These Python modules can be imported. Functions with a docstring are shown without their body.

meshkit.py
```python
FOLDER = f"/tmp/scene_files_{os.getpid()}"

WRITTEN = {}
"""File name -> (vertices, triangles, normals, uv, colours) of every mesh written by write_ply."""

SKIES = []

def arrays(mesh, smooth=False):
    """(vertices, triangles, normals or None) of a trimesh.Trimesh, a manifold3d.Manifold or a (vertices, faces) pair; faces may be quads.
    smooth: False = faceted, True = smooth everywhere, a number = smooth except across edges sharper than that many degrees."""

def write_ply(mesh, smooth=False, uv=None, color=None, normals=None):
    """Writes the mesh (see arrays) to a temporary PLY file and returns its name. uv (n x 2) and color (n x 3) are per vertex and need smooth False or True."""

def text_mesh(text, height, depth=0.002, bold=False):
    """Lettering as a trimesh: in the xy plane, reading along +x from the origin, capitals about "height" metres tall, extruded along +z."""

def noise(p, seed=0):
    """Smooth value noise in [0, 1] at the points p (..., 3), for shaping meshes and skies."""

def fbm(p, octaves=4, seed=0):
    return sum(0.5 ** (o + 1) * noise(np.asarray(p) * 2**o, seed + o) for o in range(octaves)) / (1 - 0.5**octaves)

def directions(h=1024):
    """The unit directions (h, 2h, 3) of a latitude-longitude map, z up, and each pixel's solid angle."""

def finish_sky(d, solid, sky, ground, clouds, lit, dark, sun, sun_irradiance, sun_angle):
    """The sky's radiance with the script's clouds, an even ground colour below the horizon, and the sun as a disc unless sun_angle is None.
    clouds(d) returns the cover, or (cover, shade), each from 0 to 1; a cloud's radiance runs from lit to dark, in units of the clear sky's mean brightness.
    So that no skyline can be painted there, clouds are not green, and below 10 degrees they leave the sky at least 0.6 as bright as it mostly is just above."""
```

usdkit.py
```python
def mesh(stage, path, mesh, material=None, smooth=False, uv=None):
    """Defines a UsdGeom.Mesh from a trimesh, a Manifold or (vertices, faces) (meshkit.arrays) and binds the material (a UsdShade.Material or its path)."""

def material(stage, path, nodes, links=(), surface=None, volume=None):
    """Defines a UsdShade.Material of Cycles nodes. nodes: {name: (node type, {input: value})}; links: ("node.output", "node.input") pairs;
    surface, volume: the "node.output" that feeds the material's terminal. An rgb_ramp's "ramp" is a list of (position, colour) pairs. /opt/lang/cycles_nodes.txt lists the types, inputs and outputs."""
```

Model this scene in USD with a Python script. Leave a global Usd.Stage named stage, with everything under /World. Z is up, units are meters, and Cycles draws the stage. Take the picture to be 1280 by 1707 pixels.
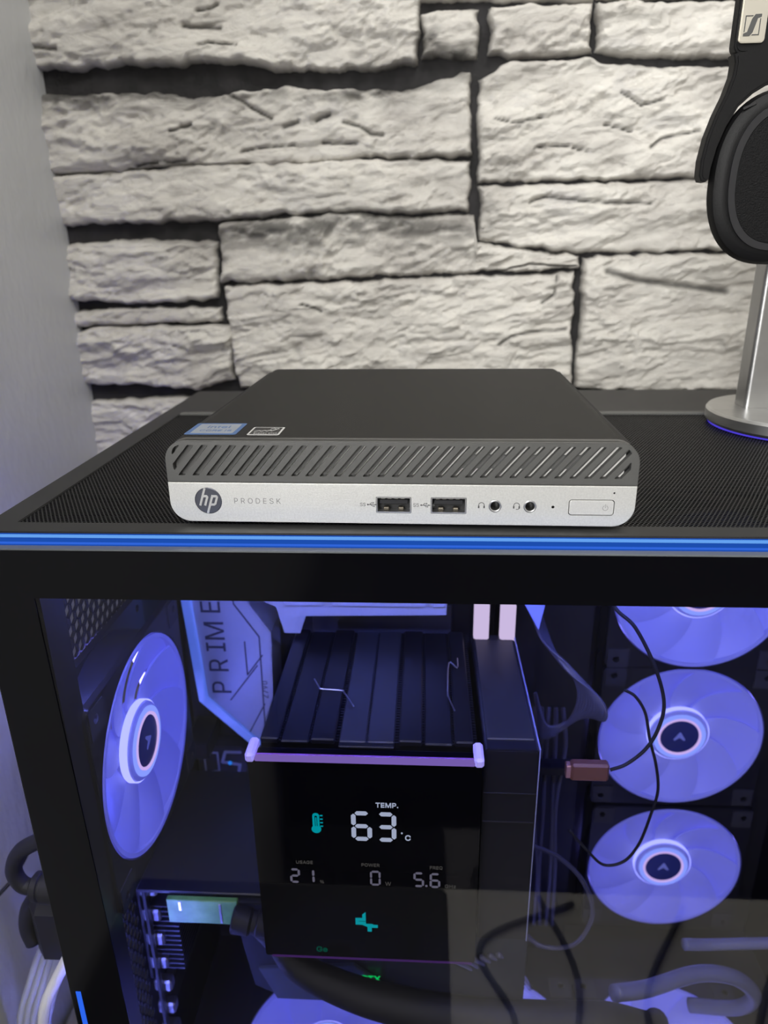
import math, numpy as np, trimesh, usdkit, meshkit
import manifold3d as m3
from shapely import affinity
from shapely.geometry import Polygon, Point, LineString, MultiPolygon, box as sbox
from shapely.ops import unary_union
from pxr import Usd, UsdGeom, UsdLux, UsdShade, Gf, Sdf, Vt

stage = Usd.Stage.CreateInMemory()
UsdGeom.SetStageUpAxis(stage, UsdGeom.Tokens.z); UsdGeom.SetStageMetersPerUnit(stage, 1.0)
UsdGeom.Xform.Define(stage, '/World'); UsdGeom.Scope.Define(stage, '/World/Looks')
# ------------------------------------------------------------------ camera, lights, exposure
# scene coordinates below are millimetres; origin = front bottom centre of the mini desktop, on top of the tower case
OFF = np.array([0, 0, 1.205])                       # that origin in the room (metres)
def W(p): return np.asarray(p, float) * 0.001 + OFF
EXPOSURE = 0.0
CAM = dict(f=1189.4, th=0.3505, ro=-0.0143, ya=-0.0594, pos=(10.14, -255.57, 100.08))
def camera():
    th, ro, ya = CAM['th'], CAM['ro'], CAM['ya']
    fw = np.array([math.sin(ya) * math.cos(th), math.cos(ya) * math.cos(th), -math.sin(th)])
    r = np.array([math.cos(ya), -math.sin(ya), 0]); u = np.cross(r, fw)
    R = math.cos(ro) * r + math.sin(ro) * u; U = -math.sin(ro) * r + math.cos(ro) * u
    p = W(CAM['pos'])
    c = UsdGeom.Camera.Define(stage, '/World/camera')
    M = Gf.Matrix4d(*R, 0, *U, 0, *(-fw), 0, *p, 1)
    c.AddTransformOp().Set(M)
    c.CreateHorizontalApertureAttr(27.0); c.CreateVerticalApertureAttr(27.0 * 1707 / 1280)
    c.CreateFocalLengthAttr(27.0 * CAM['f'] / 1280)
    c.CreateFStopAttr(11.0); c.CreateFocusDistanceAttr(0.300)
    c.CreateClippingRangeAttr(Gf.Vec2f(0.01, 100)); c.CreateExposureAttr(EXPOSURE)
camera()
def rect_light(name, pos, rx, rz, w, h, color, power):
    l = UsdLux.RectLight.Define(stage, '/World/' + name)
    l.AddTranslateOp().Set(Gf.Vec3d(*pos)); l.AddRotateZOp().Set(rz); l.AddRotateXOp().Set(rx)
    l.CreateWidthAttr(w); l.CreateHeightAttr(h); l.CreateColorAttr(Gf.Vec3f(*color)); l.CreateIntensityAttr(power)
    return l
# daylight through the window in the left wall, in front of the case, and an added ceiling lamp, unseen
rect_light('window_daylight', (-0.335, -1.08, 1.70), 90, -90, 1.0, 1.1, (1.0, 0.985, 0.95), 19)
rect_light('added_lamp_light', (0.25, -0.75, 2.455), 0, 0, 0.55, 0.55, (1.0, 0.98, 0.95), 14.0)
dome = UsdLux.DomeLight.Define(stage, '/World/sky'); dome.CreateColorAttr(Gf.Vec3f(0.55, 0.62, 0.75)); dome.CreateIntensityAttr(0.25)

# ------------------------------------------------------------------ helpers
used = {}
def numbered(path, name):
    k = (path, name); n = used.get(k, 0); used[k] = n + 1
    return f'{path}/{name}' if n == 0 else f'{path}/{name}_{n:03d}'
bases = {}
def cdata(p, **kw):
    for k, v in kw.items():
        if v: p.SetCustomDataByKey(k, v)
def thing(name, label, cat, base=(0, 0, 0), group=None, rot=None):
    path = numbered('/World', name)
    x = UsdGeom.Xform.Define(stage, path); x.AddTranslateOp().Set(Gf.Vec3d(*W(base)))
    if rot: getattr(x, f'AddRotate{rot[0]}Op')().Set(rot[1])
    p = x.GetPrim(); cdata(p, label=label, category=cat, group=group)
    bases[path] = np.asarray(base, float) if rot is None else None
    return p
def obj(name, mesh, material, parent=None, smooth=False, label=None, kind=None, **kw):
    v, f, n = meshkit.arrays(mesh, smooth)
    pp = str(parent.GetPath()) if parent is not None else '/World'
    root = '/'.join(pp.split('/')[:3])
    if parent is None: v = W(v)
    else:
        b = bases.get(root)
        v = (v - b) * 0.001 if b is not None else v * 0.001
        if root in STRUCT_ROOT: v = v + OFF
    path = numbered(pp, name)
    m = UsdGeom.Mesh.Define(stage, path)
    m.CreatePointsAttr(Vt.Vec3fArray.FromNumpy(v.astype(np.float32)))
    m.CreateFaceVertexCountsAttr(Vt.IntArray.FromNumpy(np.full(len(f), 3, np.int32)))
    m.CreateFaceVertexIndicesAttr(Vt.IntArray.FromNumpy(f.astype(np.int32).ravel()))
    m.CreateSubdivisionSchemeAttr('none')
    if n is not None:
        m.CreateNormalsAttr(Vt.Vec3fArray.FromNumpy(n.astype(np.float32))); m.SetNormalsInterpolation('vertex')
    UsdShade.MaterialBindingAPI.Apply(m.GetPrim()).Bind(material)
    p = m.GetPrim(); cdata(p, label=label, kind=kind, **kw)
    return p
STRUCT_ROOT = set()
def struct(name, mesh, material, smooth=False):
    p = obj(name, mesh, material, None, smooth, kind='structure'); bases[str(p.GetPath())] = np.zeros(3); STRUCT_ROOT.add(str(p.GetPath())); return p
def cat(*ms): return trimesh.util.concatenate([m for m in ms if m is not None])
def cb(x0, x1, y0, y1, z0, z1, c=0.0):
    if c <= 0:
        return trimesh.creation.box(bounds=[[x0, y0, z0], [x1, y1, z1]])
    c = min(c, (x1 - x0) * .49, (y1 - y0) * .49, (z1 - z0) * .49); P = []
    for sx, x in ((1, x0), (-1, x1)):
        for sy, y in ((1, y0), (-1, y1)):
            for sz, z in ((1, z0), (-1, z1)):
                P += [(x + sx * c, y + sy * c, z), (x + sx * c, y, z + sz * c), (x, y + sy * c, z + sz * c)]
    return trimesh.convex.convex_hull(np.array(P))
def polys(g): return [p for p in getattr(g, 'geoms', [g]) if p.geom_type == 'Polygon' and p.area > 1e-6]
def ext(g, h0, h1, plane='xy'):
    out = []
    for p in polys(g):
        m = trimesh.creation.extrude_polygon(p, h1 - h0, engine='earcut'); m.apply_translation([0, 0, h0]); out.append(m)
    m = trimesh.util.concatenate(out); v = m.vertices
    if plane == 'xy': return m
    f = np.array(m.faces)
    if plane == 'xz': return trimesh.Trimesh(v[:, [0, 2, 1]], f[:, ::-1], process=False)
    return trimesh.Trimesh(v[:, [2, 0, 1]], f, process=False)                      # 'yz': polygon (y,z) along x
def rrect(x0, x1, y0, y1, r, q=8): return sbox(x0 + r, y0 + r, x1 - r, y1 - r).buffer(r, quad_segs=q)
def prism(poly, h0, h1, plane, bev):
    """extrusion with a chamfered near and far edge"""
    a = ext(poly.buffer(-bev, join_style=1), h0, h0 + .01, plane)
    hull = None
    parts = [ext(poly, h0 + bev, h1 - bev, plane), ext(poly.buffer(-bev), h0, h1, plane)]
    for k in (.35, .7): parts.append(ext(poly.buffer(-bev * (1 - math.sqrt(1 - (1 - k) ** 2))), h0 + bev * k, h1 - bev * k, plane))
    return cat(*parts)
def smooth_path(pts, n=10):
    P = np.asarray(pts, float); Q = np.vstack([2 * P[0] - P[1], P, 2 * P[-1] - P[-2]]); out = []
    for i in range(1, len(Q) - 2):
        for t in np.linspace(0, 1, n, endpoint=False):
            a, b, c, d = Q[i - 1:i + 3]
            out.append(.5 * (2 * b + (c - a) * t + (2 * a - 5 * b + 4 * c - d) * t * t + (3 * b - a - 3 * c + d) * t ** 3))
    return np.vstack([out, P[-1]])
def tube(pts, r, n=10, k=10, flat=None):
    P = smooth_path(pts, n) if n > 1 else np.asarray(pts, float)
    T = np.gradient(P, axis=0); T /= np.linalg.norm(T, axis=1)[:, None]
    up = np.array([0.13, .21, .97]); N = np.cross(T[0], up); N /= np.linalg.norm(N); V = []
    a = np.arange(k) * 2 * np.pi / k; rr = np.broadcast_to(r, len(P)) if np.ndim(r) == 0 else np.interp(np.linspace(0, 1, len(P)), np.linspace(0, 1, len(r)), r)
    for i, p in enumerate(P):
        N = N - T[i] * (N @ T[i]); N /= np.linalg.norm(N); B = np.cross(T[i], N)
        V.append(p + rr[i] * (np.cos(a)[:, None] * N * (flat or 1) + np.sin(a)[:, None] * B))
    V = np.vstack(V); F = []
    for i in range(len(P) - 1):
        for j in range(k):
            A, Bq = i * k + j, i * k + (j + 1) % k
            F += [[A, Bq, Bq + k], [A, Bq + k, A + k]]
    c0, c1 = len(V), len(V) + 1; V = np.vstack([V, P[0], P[-1]]); e = (len(P) - 1) * k
    for j in range(k): F += [[c0, (j + 1) % k, j], [c1, e + j, e + (j + 1) % k]]
    m = trimesh.Trimesh(V, F, process=False); return m
def lathe(prof, n=48):
    """profile [(r, z)] round the z axis"""
    pr = np.array(prof, float); a = np.linspace(0, 2 * np.pi, n, endpoint=False); V = []
    for r, z in pr: V.append(np.stack([r * np.cos(a), r * np.sin(a), np.full(n, z)], 1))
    V = np.vstack(V); F = []
    for i in range(len(pr) - 1):
        for j in range(n):
            A, B = i * n + j, i * n + (j + 1) % n
            F += [[A, B, B + n], [A, B + n, A + n]]
    m = trimesh.Trimesh(V, F, process=True); m.update_faces(m.nondegenerate_faces()); m.fix_normals(); return m
def mv(m, t=(0, 0, 0), rx=0, ry=0, rz=0, s=1):
    m = m.copy(); v = m.vertices * s
    for ax, a in (((1, 0, 0), rx), ((0, 1, 0), ry), ((0, 0, 1), rz)):
        if a: v = v @ trimesh.transformations.rotation_matrix(math.radians(a), ax)[:3, :3].T
    m.vertices = v + np.asarray(t, float); return m
def text(s, h, bold=False, spacing=0, depth=.15):
    if not spacing: return meshkit.text_mesh(s, h, depth, bold)
    x, out = 0, []
    for ch in s:
        if ch != ' ':
            m = meshkit.text_mesh(ch, h, depth, bold); m = mv(m, (x - m.bounds[0][0], 0, 0)); out.append(m); x = m.bounds[1][0] + spacing
        else: x += h * .5 + spacing
    return cat(*out)
def face_text(s, h, x, y, z, center=False, bold=False, spacing=0, depth=.15, shear=0):
    """lettering on a vertical face that looks towards -y"""
    m = text(s, h, bold, spacing, depth)
    if center: m = mv(m, (-(m.bounds[0][0] + m.bounds[1][0]) / 2, 0, 0))
    return mv(m, (x, y, z), rx=90)
# ------------------------------------------------------------------ materials
mats = {}
def mat(name, color, rough=.5, metal=0, var=0, vscale=40, bump=0, bscale=300, emit=None, es=0, spec=.5, coat=0, ior=1.5, var2=None):
    if name in mats: return mats[name]
    nodes = {'p': ('principled_bsdf', dict(base_color=color, roughness=rough, metallic=metal, specular_ior_level=spec, coat_weight=coat, ior=ior))}; links = []
    if emit: nodes['p'][1].update(emission_color=emit, emission_strength=es)
    if var or bump: nodes['g'] = ('texture_coordinate', {})
    if var:
        nodes['n'] = ('noise_texture', dict(scale=vscale, detail=4)); links.append(('g.object', 'n.vector'))
        lo = [max(0, c * (1 - var)) for c in color]; hi = [min(1, c * (1 + var)) for c in (var2 or color)]
        nodes['r'] = ('rgb_ramp', {'ramp': [(.3, lo), (.7, hi)]}); links += [('n.fac', 'r.fac'), ('r.color', 'p.base_color')]
    if bump:
        nodes['bn'] = ('noise_texture', dict(scale=bscale, detail=3)); nodes['b'] = ('bump', dict(strength=bump, distance=.001))
        links += [('g.object', 'bn.vector'), ('bn.fac', 'b.height'), ('b.normal', 'p.normal')]
    mats[name] = usdkit.material(stage, '/World/Looks/' + name, nodes, links, surface='p.BSDF'); return mats[name]
def emitter(name, color, s):
    if name not in mats: mats[name] = usdkit.material(stage, '/World/Looks/' + name, {'e': ('emission', dict(color=color, strength=s))}, surface='e.emission')
    return mats[name]
BLACK = mat('black_plastic', (.018, .018, .020), .45, var=.2, bump=.15, bscale=2500)
SATIN = mat('satin_black', (.012, .012, .014), .33)
GLOSS = mat('gloss_black', (.006, .006, .008), .06)
PAINT = mat('case_paint', (.022, .022, .022), .45, spec=.32, var=.1, vscale=60, bump=.12, bscale=3000)
STEEL = mat('bright_steel', (.62, .62, .63), .32, 1)
ALU = mat('brushed_aluminium', (.70, .70, .69), .34, 1, var=.05, vscale=90, bump=.05, bscale=900)
SILVER = mat('silver_paint', (.60, .60, .585), .36, .55, var=.07, vscale=1400, bump=.12, bscale=2500)
TOPCOVER = mat('dark_cover_paint', (.013, .0125, .012), .5, spec=.22, var=.06, vscale=300, bump=.25, bscale=3500)
GRILLE = mat('grille_plastic', (.058, .058, .056), .40, spec=.8, var=.05, vscale=1500, bump=.06, bscale=3200)
DARKHOLE = mat('dark_inside', (.006, .006, .007), .6)
INK = mat('dark_print', (.05, .05, .05), .5)
GREYINK = mat('grey_print', (.20, .20, .20), .5)
RUBBER = mat('black_rubber', (.010, .010, .011), .62, bump=.1, bscale=1500)
WHITEPL = mat('white_cable', (.74, .73, .68), .42)
GREYPL = mat('grey_cable', (.34, .35, .37), .4)
FANW = None

# ------------------------------------------------------------------ the room
def wall_paint():
    n = {'g': ('geometry', {}), 'n1': ('noise_texture', dict(scale=9, detail=3)), 'n2': ('noise_texture', dict(scale=140, detail=3)), 'v': ('voronoi_texture', dict(scale=34, feature='smooth_f1', smoothness=.6)),
         'mp': ('mapping', dict(scale=(1, 1, .55))), 'vr': ('map_range', dict(from_min=.04, from_max=.16, to_min=1, to_max=0, clamp=True)),
         'r': ('rgb_ramp', {'ramp': [(.3, (.49, .50, .51)), (.7, (.54, .55, .56))]}),
         'a': ('math', dict(math_type='multiply', value2=.30)), 's': ('math', dict(math_type='add')),
         'b': ('bump', dict(strength=.22, distance=.003)), 'p': ('principled_bsdf', dict(roughness=.46))}
    l = [('g.position', 'mp.vector'), ('mp.vector', 'n1.vector'), ('mp.vector', 'n2.vector'), ('mp.vector', 'v.vector'), ('n1.fac', 'r.fac'), ('r.color', 'p.base_color'), ('v.distance', 'vr.value'),
         ('vr.result', 'a.value1'), ('a.value', 's.value1'), ('n2.fac', 's.value2'), ('s.value', 'b.height'), ('b.normal', 'p.normal')]
    return usdkit.material(stage, '/World/Looks/painted_plaster', n, l, surface='p.BSDF')
PLASTER = wall_paint()
WALLW = mat('room_wall_paint', (.62, .60, .56), .7, var=.04, vscale=6)
MORTAR = mat('dark_mortar', (.018, .017, .018), .9, var=.5, vscale=60, bump=.6, bscale=400)  # near black joints also stand in for shade under the stones
XL, YB, XR, YF, ZC = -278, 347, 2200, -2600, 1295
struct('floor', cb(XL - 60, XR + 60, YF - 60, YB + 60, -1235, -1205), mat('floor_boards', (.12, .09, .07), .45, var=.25, vscale=7))
struct('ceiling', cb(XL - 60, XR + 60, YF - 60, YB + 60, ZC, ZC + 30), mat('ceiling_paint', (.75, .75, .74), .8, var=.02))
WO = sbox(-1600, -60, -560, 1060)
wl = struct('wall_left', ext(sbox(YF - 60, -1205, YB + 60, ZC).difference(WO), XL - 60, XL, 'yz'), PLASTER)
struct('wall_right', cb(XR, XR + 60, YF - 60, YB + 60, -1205, ZC), WALLW)
struct('wall_front', cb(XL, XR, YF - 60, YF, -1205, ZC), WALLW)
w1 = struct('window_1', ext(WO.difference(unary_union([sbox(-1560, -20, -1100, 1020), sbox(-1060, -20, -600, 1020)])), XL - 50, XL - 15, 'yz'), mat('window_frame_white', (.8, .8, .8), .4))
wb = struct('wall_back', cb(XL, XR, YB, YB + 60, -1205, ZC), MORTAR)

# ------------------------------------------------------------------ stone facing of the back wall: every stone a piece of its own
def stone_material():
    n = {'g': ('geometry', {}), 'mp': ('mapping', dict(scale=(1, 1, 1.7))), 'n1': ('noise_texture', dict(scale=14, detail=5, roughness=.62)), 'n2': ('noise_texture', dict(scale=85, detail=5, roughness=.65)),
         'mp2': ('mapping', dict(scale=(.55, 1, 1.6))), 'n3': ('noise_texture', dict(scale=60, detail=6, roughness=.7, distortion=.8)),
         'r1': ('rgb_ramp', {'ramp': [(.28, (.44, .42, .395)), (.44, (.58, .56, .525)), (.58, (.68, .66, .615)), (.74, (.50, .485, .475))]}),
         'r2': ('rgb_ramp', {'ramp': [(.30, (.66, .64, .63)), (.46, (.96, .95, .94)), (.7, (1, 1, 1))]}),
         'm': ('mix_color', dict(blend_type='multiply', fac=.75)), 'at': ('attribute', dict(attribute='tone')), 'm2': ('mix_color', dict(blend_type='multiply', fac=1.0)),
         'b': ('bump', dict(strength=.7, distance=.004)), 'p': ('principled_bsdf', dict(roughness=.72, specular_ior_level=.3))}
    l = [('g.position', 'mp.vector'), ('mp.vector', 'n1.vector'), ('mp.vector', 'n2.vector'), ('g.position', 'mp2.vector'), ('mp2.vector', 'n3.vector'), ('n1.fac', 'r1.fac'), ('n3.fac', 'r2.fac'),
         ('r1.color', 'm.a'), ('r2.color', 'm.b'), ('m.result', 'm2.a'), ('at.color', 'm2.b'), ('m2.result', 'p.base_color'), ('n3.fac', 'b.height'), ('b.normal', 'p.normal')]
    return usdkit.material(stage, '/World/Looks/split_stone', n, l, surface='p.BSDF')
STONE = stone_material()
# outlines (x, z) in mm on the wall plane: top edge, bottom edge, both from left to right
STONES = [
 ([(-278, 328), (-162, 321), (5, 319)], [(-278, 230), (-272, 231), (-240, 231), (-210, 233), (-195, 232), (-181, 233), (-168, 231), (-127, 232), (-101, 226), (-41, 226), (-21, 225), (3, 228)]),
 ([(6, 319), (121, 315)], [(6, 266), (69, 264), (125, 261)]),
 ([(123, 315), (293, 309)], [(128, 264), (226, 262), (303, 260)]),
 ([(7, 258), (18, 260), (46, 259)], [(7, 230), (21, 231), (36, 228), (47, 231)]),
 ([(54, 259), (73, 261), (125, 261)], [(55, 234), (70, 229), (92, 229), (113, 231), (127, 232)]),
 ([(128, 261), (173, 261), (303, 257)], [(131, 233), (151, 228), (231, 226), (310, 225)]),
 ([(-278, 215), (-248, 213), (-197, 213), (-152, 209), (-120, 213), (-97, 215), (-39, 211), (1, 211), (23, 218), (42, 221)], [(-278, 160), (-227, 162), (-170, 166), (-100, 163), (-22, 167), (44, 166)]),
 ([(-278, 158), (-170, 164), (-22, 165), (43, 164)], [(-278, 124), (-208, 124), (-136, 126), (-64, 130), (6, 126), (44, 129)]),
 ([(48, 216), (70, 227), (126, 228), (135, 225), (177, 221), (232, 220), (311, 218)], [(50, 148), (141, 149), (217, 149), (325, 148)]),
 ([(51, 145), (142, 146), (221, 147), (326, 146)], [(52, 108), (90, 101), (132, 97), (251, 98), (336, 97)]),
 ([(-152, 122), (-136, 124), (-64, 128), (6, 124), (48, 126), (49.5, 106), (90, 99), (129, 95)], [(-154, 78), (-42, 81), (53, 84), (129, 86)]),
 ([(-276, 108), (-225, 111), (-155, 109)], [(-277, 67), (-232, 62), (-191, 63), (-159, 66)]),
 ([(-278, 56), (-222, 59), (-156, 58)], [(-278, 45), (-219, 46), (-157, 48)]),
 ([(-277, 40), (-267, 44), (-147, 45)], [(-277, -2), (-262, -4), (-230, -4), (-184, -8), (-151, -1)]),
 ([(-278, -19), (-253, -17), (-211, -16), (-148, -14)], [(-278, -68), (-152, -68)]),
 ([(-153, 75), (-42, 78), (54, 81), (127, 82)], [(-148, -7), (-44, -10), (57, -10), (131, -9)]),
 ([(133, 93), (192, 95), (251, 95), (336, 95)], [(135, -9), (205, -11), (272, -10), (340, -9)]),
 ([(-146, -15), (6, -16), (130, -16)], [(-150, -68), (134, -67)]),
 ([(134, -16), (342, -16)], [(138, -67), (342, -67)]),
]
CRACKS = [([(152, 83), (176, 76), (214, 71), (244, 67)], 2.2), ([(-165, 254), (-149, 254), (-139, 253)], 1.3), ([(-279, 244), (-261, 242)], 1.3), ([(-212, 164), (-203, 166), (-172, 167)], 1.1),
 ([(-156, 210), (-149, 215), (-137, 211), (-124, 204), (-105, 194)], 1.0), ([(-96, 188), (-85, 191)], 1.3), ([(-71, 191), (-61, 195)], 1.2), ([(-182, 187), (-166, 191)], .9), ([(-130, 172), (-111, 175), (-88, 176)], .8),
 ([(-67, 177), (-42, 176)], .9), ([(-51, 190), (-39, 187), (-31, 182), (-22, 181)], 1.1), ([(70, 27), (79, 34), (94, 37), (123, 39)], .9), ([(102, 59), (112, 66), (113, 80)], .6), ([(63, 83), (91, 89), (127, 87)], .6),
 ([(-155, 264), (-146, 265), (-140, 268)], .9), ([(-155, 242), (-148, 243), (-128, 242)], .7), ([(89, 133), (100, 137), (125, 134), (147, 132), (179, 131)], .9), ([(175, 169), (183, 175), (208, 179)], .8),
 ([(-90, 60), (-80, 58), (-74, 55)], .7), ([(60, 190), (75, 187), (95, 190)], .7), ([(150, 205), (165, 196), (180, 200)], .8), ([(140, 185), (160, 180)], .6), ([(90, 170), (110, 172), (130, 168)], .6)]
# shade painted below the upper stones, with dirt smudges: (x, z, rx, rz, strength)
SHADE_AND_STAINS = [(-240, 214, 60, 9, .85), (-150, 213, 80, 8, .8), (-10, 218, 26, 9, .75), (14, 240, 9, 9, .9), (26, 231, 13, 6, .9), (36, 223, 12, 6, .8), (-30, 211, 50, 9, .75), (-60, 126, 60, 4, .3),
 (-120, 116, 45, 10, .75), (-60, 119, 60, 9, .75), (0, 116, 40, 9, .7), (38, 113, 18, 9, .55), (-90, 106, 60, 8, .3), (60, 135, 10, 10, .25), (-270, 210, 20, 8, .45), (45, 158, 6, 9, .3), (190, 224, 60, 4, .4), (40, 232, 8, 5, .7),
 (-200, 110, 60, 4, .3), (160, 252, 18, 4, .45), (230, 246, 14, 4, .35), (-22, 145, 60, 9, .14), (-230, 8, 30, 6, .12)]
def fbm(p, o=4, s=0): return meshkit.fbm(np.asarray(p), o, s)
def resample(pl, x):
    P = np.array(pl, float); return np.interp(x, P[:, 0], P[:, 1])
def stone(top, bot, k, res=1.35, depth=None):
    top, bot = np.array(top, float), np.array(bot, float)
    if bot[0, 0] < -269: top[0, 0] = bot[0, 0] = -279
    top[:, 1] += .7; bot[:, 1] -= .7; top[0, 0] -= .5; bot[0, 0] -= .5; top[-1, 0] += .5; bot[-1, 0] += .5
    w = max(top[-1, 0] - top[0, 0], bot[-1, 0] - bot[0, 0]); hgt = abs(np.mean(top[:, 1]) - np.mean(bot[:, 1]))
    nu, nv = max(6, int(w / res)), max(6, int(hgt / res))
    u = np.linspace(0, 1, nu + 1); v = np.linspace(0, 1, nv + 1)
    U, V = np.meshgrid(u, v, indexing='ij')
    xt = top[0, 0] + (top[-1, 0] - top[0, 0]) * U; xb = bot[0, 0] + (bot[-1, 0] - bot[0, 0]) * U
    zt, zb = resample(top, xt), resample(bot, xb)
    X = xb + (xt - xb) * V; Z = zb + (zt - zb) * V
    # ragged edges
    jag = lambda q, s: (fbm(np.stack([q * .11, q * 0 + k * 7.3, q * 0], -1), 4, s) - .5)
    Z = Z + jag(X, 1) * 5 * (1 - V) ** 3 + jag(X, 2) * 4.5 * V ** 3
    X = np.maximum(X + jag(Z, 3) * 6 * (1 - U) ** 6 * (bot[0, 0] > -270) + jag(Z, 4) * 6 * U ** 6, -279)
    d = np.minimum(np.minimum((X - X[:1]) if bot[0, 0] > -275 else 99 + 0 * X, X[-1:] - X), np.minimum((Z - Z[:, :1]) * 1.25, Z[:, -1:] - Z)); d = np.abs(d)
    D = depth or 9 + 4 * meshkit.noise(np.array([k * 3.7, 0, 0]), 5)
    edge = 1 - np.exp(-d / 1.1)
    q = np.stack([X * .018, X * 0 + k * 3.1, Z * .030], -1)
    big = fbm(q, 4, 11) - .5
    wv = fbm(np.stack([X * .02, X * 0 + k, Z * .03], -1), 3, 40) * 3
    rid = np.abs(fbm(np.stack([X * .042 + wv, X * 0 + k * 1.7, Z * .075 - X * .012], -1), 4, 23) - .5) * 2
    fine = fbm(np.stack([X * .12, X * 0 + k, Z * .22], -1), 4, 31) - .5
    grit = fbm(np.stack([X * .26, X * 0 + k, Z * .40], -1), 3, 91) - .5
    # smooth faces next to flaky ones, with split ledges
    msk = .30 + .85 * np.clip((fbm(np.stack([X * .016, X * 0 + k * 2.3, Z * .03], -1), 3, 61) - .40) * 5, 0, 1)
    tq = fbm(np.stack([X * .020 + wv * .4, X * 0 + k * 4.1, Z * .050 - X * .006], -1), 5, 71) * 9; fr_ = np.clip((tq % 1 - .72) / .28, 0, 1)
    ledge = np.floor(tq) + fr_ * fr_ * (3 - 2 * fr_) - 4.5
    h = edge * (D * .8 + 7 * big + msk * (6.0 * (.42 - rid) + 4.5 * fine + 2.0 * grit) + 1.9 * ledge)
    tone = np.ones_like(X)
    for pl, wd in CRACKS:
        P = np.array(pl, float)
        if P[:, 0].max() < X.min() or P[:, 0].min() > X.max() or P[:, 1].max() < Z.min() - 3 or P[:, 1].min() > Z.max() + 3: continue
        dist = np.full(X.shape, 1e9)
        wob = 1.8 * (fbm(np.stack([X * .15, X * 0, Z * .15], -1), 3, 77) - .5)
        for a, b in zip(P[:-1], P[1:]):
            ab = b - a; t = np.clip(((X - a[0]) * ab[0] + (Z - a[1]) * ab[1]) / (ab @ ab), 0, 1)
            dist = np.minimum(dist, np.hypot(X - a[0] - t * ab[0], Z - a[1] - t * ab[1] + wob))
        cr = np.exp(-(dist / wd) ** 2); h = h - 4.5 * cr; tone *= 1 - .82 * cr
    for sx, sz, rx, rz, st in SHADE_AND_STAINS:
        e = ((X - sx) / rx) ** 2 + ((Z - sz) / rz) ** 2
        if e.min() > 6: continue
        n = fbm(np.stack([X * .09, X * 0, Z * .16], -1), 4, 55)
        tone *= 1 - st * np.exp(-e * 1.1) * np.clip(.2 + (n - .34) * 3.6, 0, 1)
    # shade painted into the deepest chisel marks and along the broken rim
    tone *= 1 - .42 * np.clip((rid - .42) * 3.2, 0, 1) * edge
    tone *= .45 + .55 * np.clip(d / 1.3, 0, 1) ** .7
    Y = YB - np.maximum(h, 0.4); 
    Vt_ = np.stack([X, Y, Z], -1).reshape(-1, 3); ncol = nv + 1; F = []
    I = np.arange((nu + 1) * ncol).reshape(nu + 1, ncol)
    a, b, c, dd = I[:-1, :-1], I[1:, :-1], I[1:, 1:], I[:-1, 1:]
    F = np.concatenate([np.stack([a, b, c], -1).reshape(-1, 3), np.stack([a, c, dd], -1).reshape(-1, 3)])
    # skirt down to the wall
    ring = np.concatenate([I[:, 0], I[-1, 1:], I[-2::-1, -1], I[0, -2:0:-1]]); base = len(Vt_)
    S = Vt_[ring].copy(); S[:, 1] = YB + .5; m = len(ring); j = np.arange(m); jn = (j + 1) % m
    F = np.concatenate([F, np.stack([ring[j], base + j, base + jn], -1), np.stack([ring[j], base + jn, ring[jn]], -1)])
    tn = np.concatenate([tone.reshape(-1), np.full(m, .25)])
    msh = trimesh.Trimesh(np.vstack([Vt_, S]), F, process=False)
    p = obj('stone', msh, STONE, wb, smooth=True)
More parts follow.
